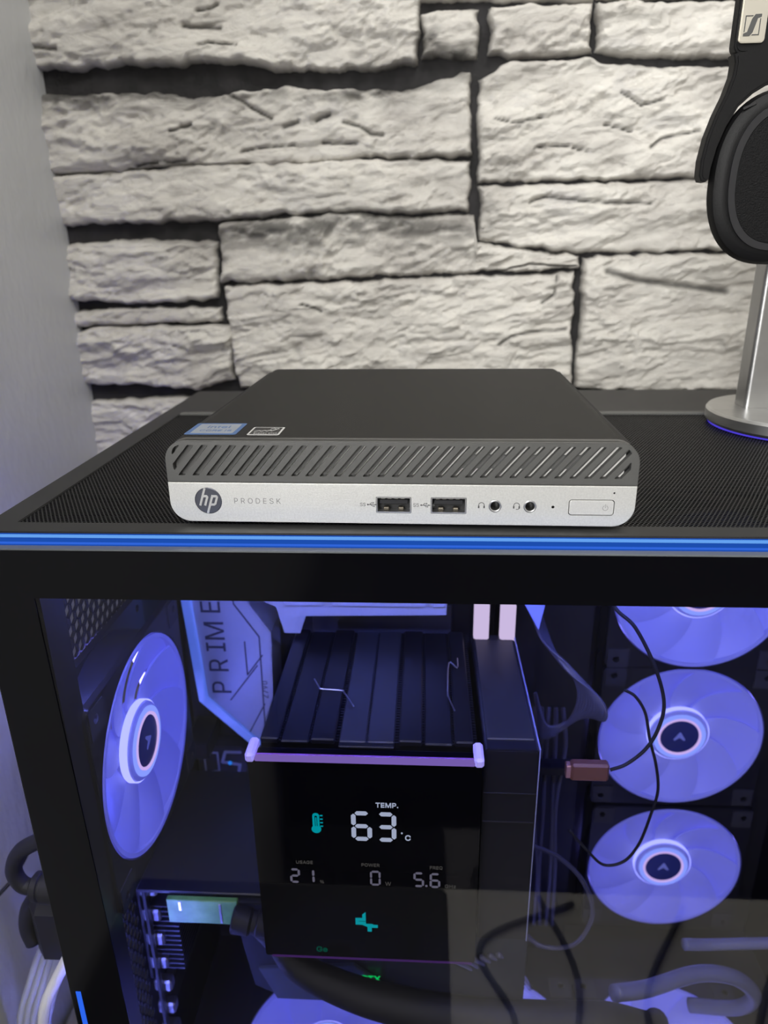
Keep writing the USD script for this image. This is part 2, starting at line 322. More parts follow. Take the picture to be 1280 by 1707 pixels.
    col = np.repeat(np.clip(tn, .04, 1)[:, None], 3, 1).astype(np.float32)
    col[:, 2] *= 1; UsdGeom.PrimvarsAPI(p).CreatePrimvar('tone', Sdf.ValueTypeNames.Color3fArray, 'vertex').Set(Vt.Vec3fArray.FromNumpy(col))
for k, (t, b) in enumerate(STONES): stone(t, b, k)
# the same facing goes on past the frame
rg = np.random.default_rng(5); k = 40
def rows(x0, x1, z0, z1):
    global k
    z = z0
    while z < z1 - 20:
        h = min(rg.uniform(45, 80), z1 - z); x = x0
        while x < x1 - 10:
            w = min(rg.uniform(120, 300), x1 - x)
            if x1 - x - w < 60: w = x1 - x
            a, c, e = rg.uniform(-2, 2, 3)
            stone([(x + 1.5, z + h - 2 + a), (x + w - 2, z + h - 2 + c)], [(x + 1.5, z + 2 + a), (x + w - 2, z + 2 + e)], k, res=6); k += 1; x += w
        z += h
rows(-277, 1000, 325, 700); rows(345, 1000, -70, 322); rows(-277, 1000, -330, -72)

# ------------------------------------------------------------------ desk under the case
DZ = -472
d = thing('desk', 'pale beige desk top on which the tower computer case stands', 'desk', (60, 0, -1205))
obj('desk_top', cb(-272, 620, -300, 330, DZ - 24, DZ, 2), mat('desk_laminate', (.30, .285, .25), .4, var=.15, vscale=12), d)
for x in (-245, 575):
    for y in (-270, 290): obj('leg', cb(x - 20, x + 20, y - 20, y + 20, -1205, DZ - 24, 2), BLACK, d)

# ------------------------------------------------------------------ the tower case
case = thing('computer_case', 'black dual chamber tower computer case with glass side panel and perforated top', 'computer case', (60, 130, DZ))
CX0, CX1, CY0, CY1, CZ0 = -165, 290, -14, 288, -457
def perforated():
    S = 1 / 1.75e-3
    n = {'t': ('texture_coordinate', {}), 'mp': ('mapping', dict(scale=(S, S / 1.732, 0), location=(0.25, 0.25, 0))), 'mp2': ('mapping', dict(scale=(S, S / 1.732, 0), location=(0.75, 0.75, 0)))}
    l = [('t.object', 'mp.vector'), ('t.object', 'mp2.vector')]
    for i, s in ((1, 'mp'), (2, 'mp2')):
        n[f'f{i}'] = ('vector_math', dict(math_type='fraction')); n[f's{i}'] = ('vector_math', dict(math_type='subtract', vector2=(.5, .5, 0)))
        n[f'm{i}'] = ('vector_math', dict(math_type='multiply', vector2=(1, 1.732, 0))); n[f'd{i}'] = ('vector_math', dict(math_type='length'))
        l += [(f'{s}.vector', f'f{i}.vector1'), (f'f{i}.vector', f's{i}.vector1'), (f's{i}.vector', f'm{i}.vector1'), (f'm{i}.vector', f'd{i}.vector1')]
    n['mn'] = ('math', dict(math_type='minimum')); n['lt'] = ('math', dict(math_type='less_than', value2=.345))
    n['p'] = ('principled_bsdf', dict(base_color=(.014, .014, .015), roughness=.5, specular_ior_level=.3)); n['tr'] = ('transparent_bsdf', dict(color=(.10, .10, .10))); n['mx'] = ('mix_closure', {})
    l += [('d1.value', 'mn.value1'), ('d2.value', 'mn.value2'), ('mn.value', 'lt.value1'), ('lt.value', 'mx.fac'), ('p.BSDF', 'mx.closure1'), ('tr.BSDF', 'mx.closure2')]
    return usdkit.material(stage, '/World/Looks/perforated_steel', n, l, surface='mx.closure')
MESHM = perforated()
outer = rrect(CX0, CX1, CY0 + 7, CY1, 3); inner = sbox(-152, 4, 278, 203)
obj('top_frame', prism(outer.difference(inner), -5, 0, 'xy', .6), PAINT, case, 30)
obj('top_mesh', cb(-152.5, 278.5, 3.5, 203.5, -1.6, -.5), MESHM, case, label='fine perforated black steel mesh')
obj('top_ridge', cb(-152, 279, 203, 208.5, -3, .9, .5), mat('ridge_paint', (.10, .10, .095), .5), case)
# blue band, made to glow, along the front top edge and the glass panel
STRIPB = emitter('strip_deep_blue', (.012, .075, .42), 1.0); STRIPC = emitter('strip_light_blue', (.13, .36, .86), 1.0)
ls = obj('blue_strip', cb(CX0 + 1, CX1 - 1, -13.4, -7.0, -4.5, -.25, .8), STRIPB, case, label='blue glowing strip')
obj('strip_core', tube([(CX0 + 1.5, -11.2, -.35), (CX1 - 1.5, -11.2, -.35)], .95, 1, 10), STRIPC, ls, True)
obj('strip_core', tube([(CX0 + 1.5, -13.5, -1.9), (CX1 - 1.5, -13.5, -1.9)], .42, 1, 8), emitter('strip_mid_blue', (.03, .13, .70), 1.0), ls, True)
def pane(name, tint, ior=1.5):
    n = {'t': ('transparent_bsdf', dict(color=tint)), 'g': ('glossy_bsdf', dict(color=(1, 1, 1), roughness=.01)), 'f': ('fresnel', dict(IOR=ior)), 'm': ('mix_closure', {}),
         'ge': ('geometry', {}), 'i': ('math', dict(math_type='subtract', value1=1.0)), 'k': ('math', dict(math_type='multiply'))}      # the ray reflects once, where it enters the pane
    return usdkit.material(stage, '/World/Looks/' + name, n, [('ge.backfacing', 'i.value2'), ('i.value', 'k.value1'), ('f.fac', 'k.value2'), ('k.value', 'm.fac'), ('t.BSDF', 'm.closure1'), ('g.BSDF', 'm.closure2')], surface='m.closure')
GLASS = pane('tinted_glass', (.74, .74, .77), 1.45)
gp = obj('glass_panel', cb(CX0 + 5, CX1 - 3, -18, -14.6, CZ0 + 4, -2.6), GLASS, case)
GEDGE = mat('ground_glass_edge', (.10, .11, .12), .3)
obj('glass_edge', cb(CX0 + 5, CX1 - 3, -18.05, -14.55, -3.0, -2.45), GEDGE, gp)
obj('edge_reflection', cb(-157.5, -155.0, -18.75, -18.4, -330, -236, .1), emitter('edge_blue', (.03, .15, .95), .9), gp, label='reflection painted as a thin blue glow low on the left edge of the glass')  # emitting strip stands in for a reflection on the glass edge
obj('glass_border', ext(sbox(CX0 + 5, CZ0 + 4, CX1 - 3, -3).difference(Polygon([(-138.5, -22.8), (270, -22.8), (270, -432), (-130, -432)])), -18.4, -18.05, 'xz'), mat('ceramic_black', (.002, .002, .003), .10, spec=.3), gp)
obj('pillar', prism(sbox(-163.5, -14, -139, 2), CZ0, -5, 'xy', .8), SATIN, case)
obj('light_bar', cb(-158, -152.5, 2.2, 5.0, -430, -20), emitter('added_pillar_bar', (.17, .20, 1.0), 105.0), case, label='added unseen blue violet light bar behind the glass border')  # added emitter hidden by the border, tints the interior blue
obj('pillar', prism(sbox(272, -14, 288, 2), CZ0, -5, 'xy', .8), SATIN, case)
tr_ = obj('top_rail', cb(-140, 272, -14, 3.5, -16, -5), SATIN, case)
obj('light_bar', cb(-130, 262, 3.6, 7.5, -13, -8), emitter('added_interior_bar', (.17, .22, 1.0), 150.0), tr_, label='added unseen blue violet light bar on the inner side of the rail')  # added emitter out of sight, washes board and cooler in blue
obj('bottom_rail', cb(-140, 272, -14, 2, CZ0, -434), SATIN, case)
INNER = mat('interior_paint', (.016, .016, .018), .40)
obj('bottom_panel', cb(CX0 + 1, CX1 - 1, 2, CY1 - 2, CZ0, CZ0 + 3), INNER, case)
obj('motherboard_tray', cb(CX0 + 2, 128, 190, 192, CZ0 + 3, -6), INNER, case)
obj('tray_step', cb(126, 128, 192, 213, CZ0 + 3, -6), INNER, case)
obj('side_fan_plate', cb(128, 288, 213, 215, CZ0 + 3, -6), INNER, case)
obj('rear_cover', cb(CX0 + 1, CX1 - 1, CY1 - 2, CY1 - .5, CZ0 + 3, -5), PAINT, case)
obj('front_cover', cb(CX1 - 3, CX1 - 1, 2, CY1 - 2, CZ0 + 3, -5), GLOSS, case)
# rear panel with honeycomb openings
def hexes(y0, y1, z0, z1, pitch, gap, clip=None):
    out = []; r = pitch / math.sqrt(3) * (1 - gap / pitch); dz = pitch * .866; j = 0; z = z0 + pitch / 2
    while z < z1 - pitch * .3:
        y = y0 + pitch / 2 + (pitch / 2 if j % 2 else 0)
        while y < y1 - pitch * .3:
            h = Polygon([(y + r * math.sin(a), z + r * math.cos(a)) for a in np.arange(6) * math.pi / 3])
            if clip is None or clip.contains(h): out.append(h)
            y += pitch
        z += dz; j += 1
    return unary_union(out)
rear = sbox(4, CZ0 + 3, CY1 - 2, -5).difference(unary_union([hexes(14, 112, -118, -30, 6.6, .9), hexes(6, 62, -440, -252, 6.6, .9), Point(58, -148).buffer(56)]))
obj('rear_panel', ext(rear, -165, -163.4, 'yz'), mat('rear_paint', (.009, .009, .011), .45, spec=.3), case)
for i in range(7):
    z = -262 - i * 20.3
    sc = obj('slot_cover', cb(-163, -161.4, 70, 176, z - 9, z + 9, .4), INNER, case)
    obj('tab', cb(-161.5, -150, 62, 69, z - 4, z + 5, 1.2), STEEL, sc)
obj('slot_bracket', cb(-153, -149.6, 3, 9, -262, -170, .8), mat('bracket_grey', (.16, .155, .14), .4), case)
obj('slot_rail', cb(-156, -154, 56, 60, -440, -252, .3), INNER, case)
for x in (-130, 250):
    for y in (20, 255): obj('foot', mv(lathe([(0, 0), (14, 0), (16, 15), (0, 15)], 20), (x, y, DZ)), RUBBER, case, 40)

# ------------------------------------------------------------------ case fans
def fan_materials():
    n = {'d': ('principled_bsdf', dict(base_color=(.44, .46, .56), roughness=.4, emission_color=(.085, .09, .64), emission_strength=FAN_E)), 't': ('translucent_bsdf', dict(color=(.55, .58, .85))), 'm': ('mix_closure', dict(fac=.3))}
    return usdkit.material(stage, '/World/Looks/lit_white_blade', n, [('d.BSDF', 'm.closure1'), ('t.BSDF', 'm.closure2')], surface='m.closure')
FAN_E = .78
FANW = fan_materials()
RINGE = emitter('fan_ring_glow', (.72, .52, 1.0), 1.5); RINGB = emitter('fan_ring_blue', (.25, .34, 1.0), 1.8)
HUBM = mat('hub_dark_blue', (.02, .025, .10), .25, emit=(.01, .015, .12), es=.5)
HUBMARK = mat('hub_mark', (.25, .28, .55), .4, emit=(.10, .12, .45), es=.5)
def build_fan(root):
    sq = rrect(-60, 60, -60, 60, 6); hole = Point(0, 0).buffer(58.6, quad_segs=24); screws = unary_union([Point(sx * 52.5, sy * 52.5).buffer(2.3) for sx in (-1, 1) for sy in (-1, 1)])
    obj('frame', cat(prism(sq.difference(hole).difference(screws), -4, 0, 'xy', .5), ext(Point(0, 0).buffer(59.6, quad_segs=24).difference(hole), -21, -4, 'xy'), ext(sq.difference(hole).difference(screws), -25, -21, 'xy')), mat('fan_frame', (.014, .014, .018), .35), root, 30)
    for sx in (-1, 1):
        for sy in (-1, 1):
            pad = sbox(44, 44, 58.5, 58.5).difference(Point(0, 0).buffer(60)).union(Point(52.5, 52.5).buffer(5)).difference(Point(52.5, 52.5).buffer(2.3))
            obj('corner_pad', ext(affinity.scale(pad, sx, sy, origin=(0, 0)), -.2, .7, 'xy'), mat('pad_rubber', (.03, .03, .035), .6), root)
    NB = 9
    for b in range(NB):
        nr, na = 12, 14; V = []
        for i in range(nr + 1):
            r = 21 + (56.0 - 21) * i / nr
            for j in range(na + 1):
                t = j / na; sweep = .42 * (i / nr) ** 1.4
                a = 2 * math.pi / NB * (b + 1.22 * t - .5) - sweep
                cup = -9 + 8 * (i / nr) ** 1.5        # bowl: rim stands forward, centre sits back
                V.append((r * math.cos(a), r * math.sin(a), cup - 4.6 * (1 - t) ** 1.3 + 1.6 * math.sin(math.pi * t)))
        V = np.array(V); n1 = na + 1; F = []
        for i in range(nr):
            for j in range(na):
                A = i * n1 + j; F += [[A, A + n1, A + n1 + 1], [A, A + n1 + 1, A + 1]]
        F = np.array(F); N = len(V); V2 = V - [0, 0, 1.3]
        E = [(i, i + 1) for i in range(na)] + [(nr * n1 + i + 1, nr * n1 + i) for i in range(na)] + [(i * n1 + n1, i * n1) for i in range(nr)] + [(i * n1 + na, i * n1 + n1 + na) for i in range(nr)]
        side = []
        for p, q in E: side += [[p, p + N, q + N], [p, q + N, q]]
        obj('blade', trimesh.Trimesh(np.vstack([V, V2]), np.vstack([F, F[:, ::-1] + N, side]), process=False), FANW, root, 40)
    obj('impeller_ring', lathe([(55.4, -5), (55.4, 0), (57.6, .2), (57.8, -.4), (57.8, -8), (55.4, -5)], 72), FANW, root, 30)
    obj('hub_glow', lathe([(21.6, -8.5), (22.0, -8), (22.0, -4.6), (21.6, -4.2)], 40), emitter('hub_side_glow', (.32, .34, 1.0), 3.0), root, 30)
    obj('added_rear_ring', lathe([(50, -25.1), (57, -25.1), (57, -24), (50, -24), (50, -25.1)], 48), emitter('added_rear_glow', (.20, .19, 1.0), 15.0), root)  # added ring facing backwards, throws violet onto the left wall
    obj('hub', lathe([(0, -14), (21.5, -14), (21.5, -6), (20.8, -3.6), (18.5, -2.6), (0, -2.6)], 40), FANW, root, 30)
    obj('hub_ring', lathe([(18.6, -2.7), (18.6, -1.7), (16.8, -1.5), (15.6, -1.9), (15.6, -2.7), (18.6, -2.7)], 40), RINGB, root, 30, label='glowing blue ring round the hub')
    obj('hub_ring', lathe([(15.4, -2.7), (15.4, -1.3), (14.4, -1.2), (13.9, -1.6), (13.9, -2.7), (15.4, -2.7)], 40), RINGE, root, 30, label='glowing lavender ring inside the hub')
    cap = obj('hub_cap', lathe([(13.8, -2.5), (13.6, -1.9), (9, -1.7), (0, -1.7)], 40), HUBM, root, 30)
    mk = LineString([(-3.4, -2.2), (0, 3.2), (3.4, -2.2), (0, .4), (-3.4, -2.2)]).buffer(.75)
    obj('emblem', ext(mk, -1.72, -1.5, 'xy'), HUBMARK, cap)
GI = 'case fans lit blue and white'
FANS = [((-137, 58.5, -148), ('XYZ', Gf.Vec3f(0, 90, 0)), 'lit case fan on the rear panel at the far left, beside the dark display screen'),
        ((197, 185, -117), ('XYZ', Gf.Vec3f(90, 0, 0)), 'topmost stacked fan at the right, upper half behind the black glass border'),
        ((197, 185, -235), ('XYZ', Gf.Vec3f(90, 0, 0)), 'middle stacked fan at the right, crossed by a thin cable with brown plug'),
        ((200, 185, -358), ('XYZ', Gf.Vec3f(90, 0, 0)), 'lowest of the three stacked lit fans at the right, above the curved tube'),
        ((-57, 85, -428), ('XYZ', Gf.Vec3f(0, 0, 0)), 'lit fan lying on the case bottom under the graphics card, at the left'),
        ((64, 85, -428), ('XYZ', Gf.Vec3f(0, 0, 90)), 'lit fan lying on the case bottom, middle one, mostly behind the thick cable'),
        ((186, 85, -428), ('XYZ', Gf.Vec3f(0, 0, 180)), 'lit fan lying on the case bottom at the right, inside the curved tube')]
f0 = None
for pos, (o, r), lab in FANS:
    t = thing('case_fan', lab, 'fan', pos, GI, rot=('XYZ', r))
    if f0 is None: build_fan(t); f0 = t
    else: t.GetReferences().AddInternalReference(f0.GetPath()); t.SetInstanceable(True); x = UsdGeom.Xformable(t)
# local references bring their own xform ops: restate them
for i, (pos, (o, r), lab) in enumerate(FANS):
    p = stage.GetPrimAtPath('/World/case_fan' + (f'_{i:03d}' if i else ''))
    p.GetAttribute('xformOp:translate').Set(Gf.Vec3d(*W(pos))); p.GetAttribute('xformOp:rotateXYZ').Set(r)

# ------------------------------------------------------------------ motherboard
mb = thing('motherboard', 'motherboard with a white angular heatsink cover at its left, behind the cooler', 'motherboard', (-20, 183, -380))
MBW = mat('white_heatsink', (.55, .57, .62), .38, .25, var=.03, vscale=60)
MBP = mat('printed_board', (.012, .012, .016), .5, var=.3, vscale=120)
MBG = mat('board_print_grey', (.05, .052, .08), .4)
obj('circuit_board', cb(-158, 88, 182, 184, -385, -80), MBP, mb)
sh = Polygon([(-141, -62), (-104, -62), (-104, -110), (-89, -133), (-91, -182), (-103, -219), (-137, -183)])
s_ = obj('heatsink_cover', prism(sh, 150, 181, 'xz', 1.2), MBW, mb, 20)
rim = LineString([(-142.5, -62), (-142.5, -110), (-138.5, -184), (-103, -221.5)]).buffer(3.1, cap_style=2, join_style=2)
obj('edge_trim', prism(rim, 147.5, 180, 'xz', .8), mat('trim_silver_glow', (.66, .68, .74), .3, .5, emit=(.05, .16, .75), es=.8), s_, 20)  # glow put into the silver trim, imitates light from the rear fan
for ch, z, x in (('P', -181, -119), ('R', -164, -119.5), ('I', -148, -120), ('M', -140, -120), ('E', -120, -121)):
    m = text(ch, 13, False, 0, .3); m = mv(m, rz=90); m = mv(m, (x, 149.9, z), rx=90); obj('lettering', m, MBG, s_)
m = mv(text('Z790', 3.6, False, 1.2, .3), rz=90); obj('lettering', mv(m, (-94, 149.9, -183), rx=90), MBG, s_)
for pl in ([(-112, -62), (-112, -112), (-97, -136), (-98, -205)], [(-120, -185), (-100, -158)], [(-109, -211), (-97, -188)], [(-107, -140), (-107, -165), (-96, -150)]):
    obj('groove', ext(LineString(pl).buffer(.45), 149.6, 150.05, 'xz'), MBG, s_)
# upper power stage heatsink along the top of the board
v_ = obj('upper_heatsink', prism(Polygon([(-88, -70), (27, -70), (24, -108), (-62, -110), (-66, -122), (-76, -122), (-80, -104), (-88, -100)]), 130, 181, 'xz', 1.5), MBW, mb, 20)
for x0, x1 in ((-74, -50), (-45, 12), (15, 24)): obj('ridge', cb(x0, x1, 126, 131, -101, -74, 1.2), MBW, v_)
obj('socket_block', cb(-66, 30, 176, 182, -240, -125, 1), mat('socket_plastic', (.05, .05, .055), .5), mb)
b_ = obj('storage_heatsink', prism(rrect(-155, -119, -275, -238, 5), 168, 181, 'xz', 1), mat('dark_heatsink', (.03, .031, .04), .4, .3), mb, 20)
o_ = LineString([(-150, -244), (-140, -244), (-140, -260), (-150, -262), (-150, -244)]).buffer(.7)
obj('outline_print', ext(o_, 167.6, 168.05, 'xz'), MBW, b_)
obj('outline_print', ext(LineString([(-123, -243), (-134, -243), (-137, -252), (-124, -254), (-126, -264), (-137, -266)]).buffer(1.1), 167.6, 168.05, 'xz'), MBW, b_)
obj('storage_edge', tube([(-155, 166, -273), (-140, 166, -277), (-124, 166, -274), (-119, 166, -262)], 2, 8, 8), MBW, b_, True)
obj('status_light', mv(lathe([(0, 0), (1.4, 0), (1.4, 1), (0, 1)], 12), (-131, 167.4, -252), rx=90), emitter('blue_led', (.02, .25, 1.0), 1.2), b_)
for i in range(5): obj('port_block', cb(-157, -140, 150, 182, -235 + 0 * i - 1, -222, 1) if i == 0 else cb(-156, -146, 160 + i, 182, -300 - 14 * i, -290 - 14 * i, .8), SATIN, mb)
for i, (x, nm) in enumerate(((46, 'left of the pair of lit memory modules behind the cooler'), (62, 'right of the pair of lit memory modules behind the cooler'))):
    r = thing('memory_module', nm, 'memory module', (x, 160, -208), 'lit memory modules')
    obj('heat_spreader', cb(x - 3.4, x + 3.4, 141, 181, -208, -92, .6), SATIN, r)
    obj('light_bar', cb(x - 4.6, x + 4.6, 134, 141, -205, -102, 1.2), emitter('ram_glow', (.86, .70, 1.0), 1.3), r)
obj('board_clip', prism(Polygon([(71, -100), (83, -99), (80, -117)]), 130, 138, 'xz', .6), mat('clip_blue', (.3, .36, .8), .3, emit=(.06, .08, .4), es=1.0), mb)

# ------------------------------------------------------------------ processor cooler with the display
co = thing('processor_cooler', 'black twin tower processor cooler with a digital display facing the glass', 'processor cooler', (-17, 100, -240))
FIN = mat('black_fin', (.014, .014, .016), .35, .4)
fins = cat(*[cb(-70, 37, y, y + .7, -249.5, -126.5) for y in np.arange(34, 140, 2.2)])
obj('fin_stack', fins, FIN, co, kind='stuff')
obj('fin_core', cb(-67, 34, 33, 141, -249, -131), mat('fin_core_black', (.005, .005, .006), .5), co)
TP = mat('cooler_plate', (.008, .008, .009), .36, spec=.3, bump=.1, bscale=2500)
TPG = mat('cooler_plate_grey', (.028, .028, .029), .42)
for x0, x1, z, mt in ((-70, -61, -124.6, TP), (-60, -46, -126, TP), (-45, -33, -124.6, TP), (-4 - 27, -17.5, -125.6, TPG), (-17, -3.5, -125.6, TPG), (-1.5, 10, -124.6, TP), (11, 25, -126, TP), (26, 35, -124.6, TP)):
    obj('top_plate', cb(x0, x1, 33, 141, -128, z, .7), mt, co)
obj('plate_step', cb(-31, -3.5, 30, 40, -128, -126.2, .5), TP, co)
ds = obj('display', prism(rrect(-73.5, 38.5, -256, -127, 1.5), 20, 29, 'xz', .5), mat('display_black', (.003, .003, .004), .05), co, 20)
LAV = emitter('lavender_edge', (.36, .22, .78), .9); LAVD = emitter('lavender_dim', (.16, .05, .34), .45)
obj('edge_light', cb(-70, 35, 19.6, 22.6, -128.2, -125.8, .5), LAV, ds, label='lavender glowing edge above the display')
obj('edge_light', cb(-70, 37, 19.6, 22, -256.6, -255.2, .3), LAVD, ds, label='dim violet glowing edge under the display')
obj('edge_light', cb(-73, 38, 22.8, 24, -127.2, -126.2, .2), mat('edge_purple', (.2, .08, .3), .3, emit=(.1, .03, .16), es=1), ds)
CAPM = mat('corner_cap', (.55, .5, .75), .35, emit=(.28, .22, .62), es=.9)
for x in (-74.6, 34.6): obj('corner_cap', cb(x, x + 4.6, 19.2, 33, -129, -123.6, 1.2), CAPM, co)
DW = emitter('display_white', (.62, .70, .88), 1.0); DD = emitter('display_dim', (.20, .19, .25), 1.0); DT = emitter('display_teal', (.0, .50, .55), 1.0); DG = emitter('display_grey', (.10, .095, .085), 1.0); DGR = emitter('reflected_green', (0, .09, .055), 1.0)
SEG = dict(a='t', b='tr', c='br', d='b', e='bl', f='tl', g='m')
NUM = {'0': 'abcdef', '1': 'bc', '2': 'abged', '3': 'abgcd', '5': 'afgcd', '6': 'afgedc'}
def seven(ch, x, z, w, h, t):
    """seven segment digit, lower left corner (x, z)"""
    out = []; hh = h / 2; g = t * .35
    H = lambda cx, cz: Polygon([(cx - w / 2 + t * .8, cz), (cx - w / 2 + t * 1.25, cz + t / 2), (cx + w / 2 - t * 1.25, cz + t / 2), (cx + w / 2 - t * .8, cz), (cx + w / 2 - t * 1.25, cz - t / 2), (cx - w / 2 + t * 1.25, cz - t / 2)])
    Vv = lambda cx, cz: Polygon([(cx, cz + hh / 2 - g - t * .1), (cx + t / 2, cz + hh / 2 - g - t * .55), (cx + t / 2, cz - hh / 2 + g + t * .55), (cx, cz - hh / 2 + g + t * .1), (cx - t / 2, cz - hh / 2 + g + t * .55), (cx - t / 2, cz + hh / 2 - g - t * .55)])
    P = dict(a=H(x + w / 2, z + h - t / 2), d=H(x + w / 2, z + t / 2), g=H(x + w / 2, z + hh), f=Vv(x + t / 2, z + hh * 1.5 - t / 4), b=Vv(x + w - t / 2, z + hh * 1.5 - t / 4), e=Vv(x + t / 2, z + hh * .5 + t / 4), c=Vv(x + w - t / 2, z + hh * .5 + t / 4))
    for s in NUM[ch]: out.append(P[s])
    return unary_union(out)
Y0, Y1 = 19.75, 20.02
def glyph(poly, m, name='digit'): obj(name, ext(poly, Y0, Y1, 'xz'), m, ds)
glyph(seven('6', -24.6, -174.6, 10.2, 18.2, 2.3), DW); glyph(seven('3', -12.6, -174.8, 10.2, 18.2, 2.3), DW)
def dtext(s, h, x, z, m, bold=False): obj('lettering', face_text(s, h, x, Y1, z, bold=bold, depth=.25), m, ds)
dtext('TEMP.', 2.7, -12.6, -153.6, DW, True); dtext('C', 3.1, 1.6, -173.6, DW, True); glyph(Point(.3, -169.2).buffer(.45), DW, 'degree_sign')
th = LineString([(-42, -160), (-42, -167.6)]).buffer(1.7).union(Point(-42, -168.2).buffer(2.4)); th = th.difference(LineString([(-42, -160.4), (-42, -166)]).buffer(.65))
th = th.union(unary_union([sbox(-40, z, -38.6, z + .6) for z in (-160, -162.2, -164.4, -166.6)])).union(LineString([(-42, -161.2), (-42, -168)]).buffer(.3))
glyph(th, DT, 'thermometer_icon')
dtext('USAGE', 1.9, -53.6, -190.8, DG); glyph(seven('2', -57, -203.6, 5.2, 9.4, 1.15), DD); glyph(seven('1', -49.6, -203.6, 5.2, 9.4, 1.15), DD); dtext('%', 1.9, -42, -203.4, DG)
dtext('POWER', 1.9, -20.4, -191.2, DG); glyph(seven('0', -16, -203.6, 5.4, 9.6, 1.05), DD); dtext('W', 2.3, -8.4, -203.4, DG)
dtext('FREQ', 1.9, 14, -191.6, DG); glyph(seven('5', 6, -203.6, 5.4, 9.6, 1.15), DD); glyph(Point(12.6, -202.8).buffer(.6), DD, 'decimal_point'); glyph(seven('6', 14.2, -203.8, 5.4, 9.6, 1.15), DD); dtext('GHz', 2.1, 21.8, -203.6, DG)
lg = Polygon([(-24.2, -226.5), (-20.6, -226.5), (-20.6, -224), (-18.8, -222.2), (-18.8, -230.4), (-15.6, -230.4), (-14.6, -231), (-12.6, -231), (-12.6, -232.8), (-15.8, -232.8), (-15.8, -235.6), (-18, -235.6), (-18, -232.4), (-20.6, -231), (-24.2, -231)])
lg = lg.difference(sbox(-22.6, -228.9, -18.8, -228.3))
glyph(lg, DT, 'maker_emblem')
dtext('Ge', 3.4, -46, -251.5, DGR, True)  # reflection of the card lettering, painted on as dim glyphs
for pl, r in (([(-50, 82, -122.6), (-46, 74, -122.8), (-45, 73, -122.8), (-34, 72, -122.8), (-32, 70, -123), (-26, 60, -124.4)], .45), ([(30, 106, -122.6), (29.5, 96, -122.6), (25, 101, -122.6), (23.5, 72, -122.8), (24, 68, -123.5), (27, 58, -125)], .45)):
    obj('fan_clip', tube(pl, r, 4, 8), STEEL, co, True)
cf = obj('cooler_fan', prism(rrect(40, 66.5, -250, -126, 2), 30, 140, 'xz', .9), mat('cooler_fan_black', (.013, .013, .017), .32), co, 20)
obj('fan_top_plate', cb(41.5, 65, 37, 132, -126.5, -124.9, .6), TPG, cf); obj('seam', cb(40.5, 66, 29.6, 30.4, -170, -169.3), TPG, cf); obj('seam', cb(40.5, 66, 29.6, 30.4, -152, -151.6), TPG, cf)
obj('edge_highlight', tube([(66.6, 30, -125.6), (66.6, 140, -125.6)], .5, 1, 8), mat('painted_sheen', (.30, .32, .5), .25), cf, True)  # pale bead painted as the highlight along the fan edge
obj('edge_highlight', tube([(66.6, 29.8, -126), (66.6, 29.8, -250)], .35, 1, 8), mats['painted_sheen'], cf, True)
for x in (-40, -22, -4, 14): obj('heat_pipe', tube([(x, 90, -247), (x, 176, -182)], 3, 1, 10), STEEL, co, True)

# ------------------------------------------------------------------ graphics card
gc = thing('graphics_card', 'black graphics card lying across the case under the cooler, thick cable plugged into its edge', 'graphics card', (-10, 110, -330))
GB = mat('gpu_backplate', (.014, .015, .022), .35)
obj('backplate', cb(-158, 72, 54, 158, -253.5, -251.5, .6), GB, gc)
obj('circuit_board', cb(-156, 70, 58, 157, -256, -254), mat('green_board', (.02, .16, .07), .4), gc)
obj('board_edge', cb(-139, -97, 50.5, 54, -272, -254, .5), mat('green_board_face', (.13, .42, .08), .4, var=.4, vscale=60, var2=(.18, .40, .12)), gc, label='green circuit board strip showing at the card edge')
obj('solder_tag', cb(-132, -130, 50, 51, -262, -255, .3), STEEL, gc); obj('solder_tag', cb(-108, -106.5, 50, 51, -271, -256, .3), STEEL, gc)
obj('shroud', prism(Polygon([(-100, -256), (72, -256), (72, -332), (-78, -332), (-92, -324), (-97, -290)]), 52, 156, 'xz', 1.4), mat('gpu_shroud', (.035, .04, .06), .3, .2), gc, 20)
obj('side_plate', prism(Polygon([(-88, -306), (-30, -300), (-5, -322), (-13, -331), (-78, -331)]), 49.6, 52, 'xz', .5), mat('gpu_side_grey', (.10, .12, .18), .3, .3), gc, 20)
obj('lettering', face_text('GEFORCE RTX', 4.2, -54, 49.5, -312, bold=True, depth=.3), emitter('green_glow', (0, .75, .14), 1.2), gc)
obj('bracket', cb(-161.2, -159.6, 60, 176, -332, -250), SATIN, gc)
obj('vent_block', cat(*[cb(-157, -140, 64, 150, z, z + 1, .0) for z in np.arange(-328, -275, 4)]), GB, gc)
def cable(name, label, pts, r, m, n=10, kk=12, plug=None, cat_='cable', flat=None):
    c = thing(name, label, cat_, pts[0]); obj('cord', tube(pts, r, n, kk, flat), m, c, True)
    return c
c = cable('power_cable', 'thick black power cable curving from the graphics card edge below the display', [(-84, 44, -262), (-72, 40, -272), (-60, 36, -285), (-38, 34, -297), (-10, 33, -307), (32, 33, -315), (80, 34, -318), (118, 40, -324), (150, 55, -350), (165, 80, -380)], [6, 6.5, 8, 9, 10, 10.5, 10.5, 10, 9, 8], RUBBER, kk=16)
obj('connector', mv(lathe([(0, 0), (6.5, 0), (7.6, 1), (7.6, 10), (6.4, 11.5), (6.4, 14), (7.4, 15), (7.4, 22), (0, 22)], 24), (-98, 43, -258), ry=100), RUBBER, c, 30)
cable('curved_tube', 'pale looping tube lying round the lowest right fan', [(128, 60, -328), (152, 70, -336), (188, 85, -341), (216, 92, -352), (236, 100, -378), (232, 108, -402), (205, 120, -418)], 5, mat('tube_grey', (.12, .13, .24), .22), kk=14)
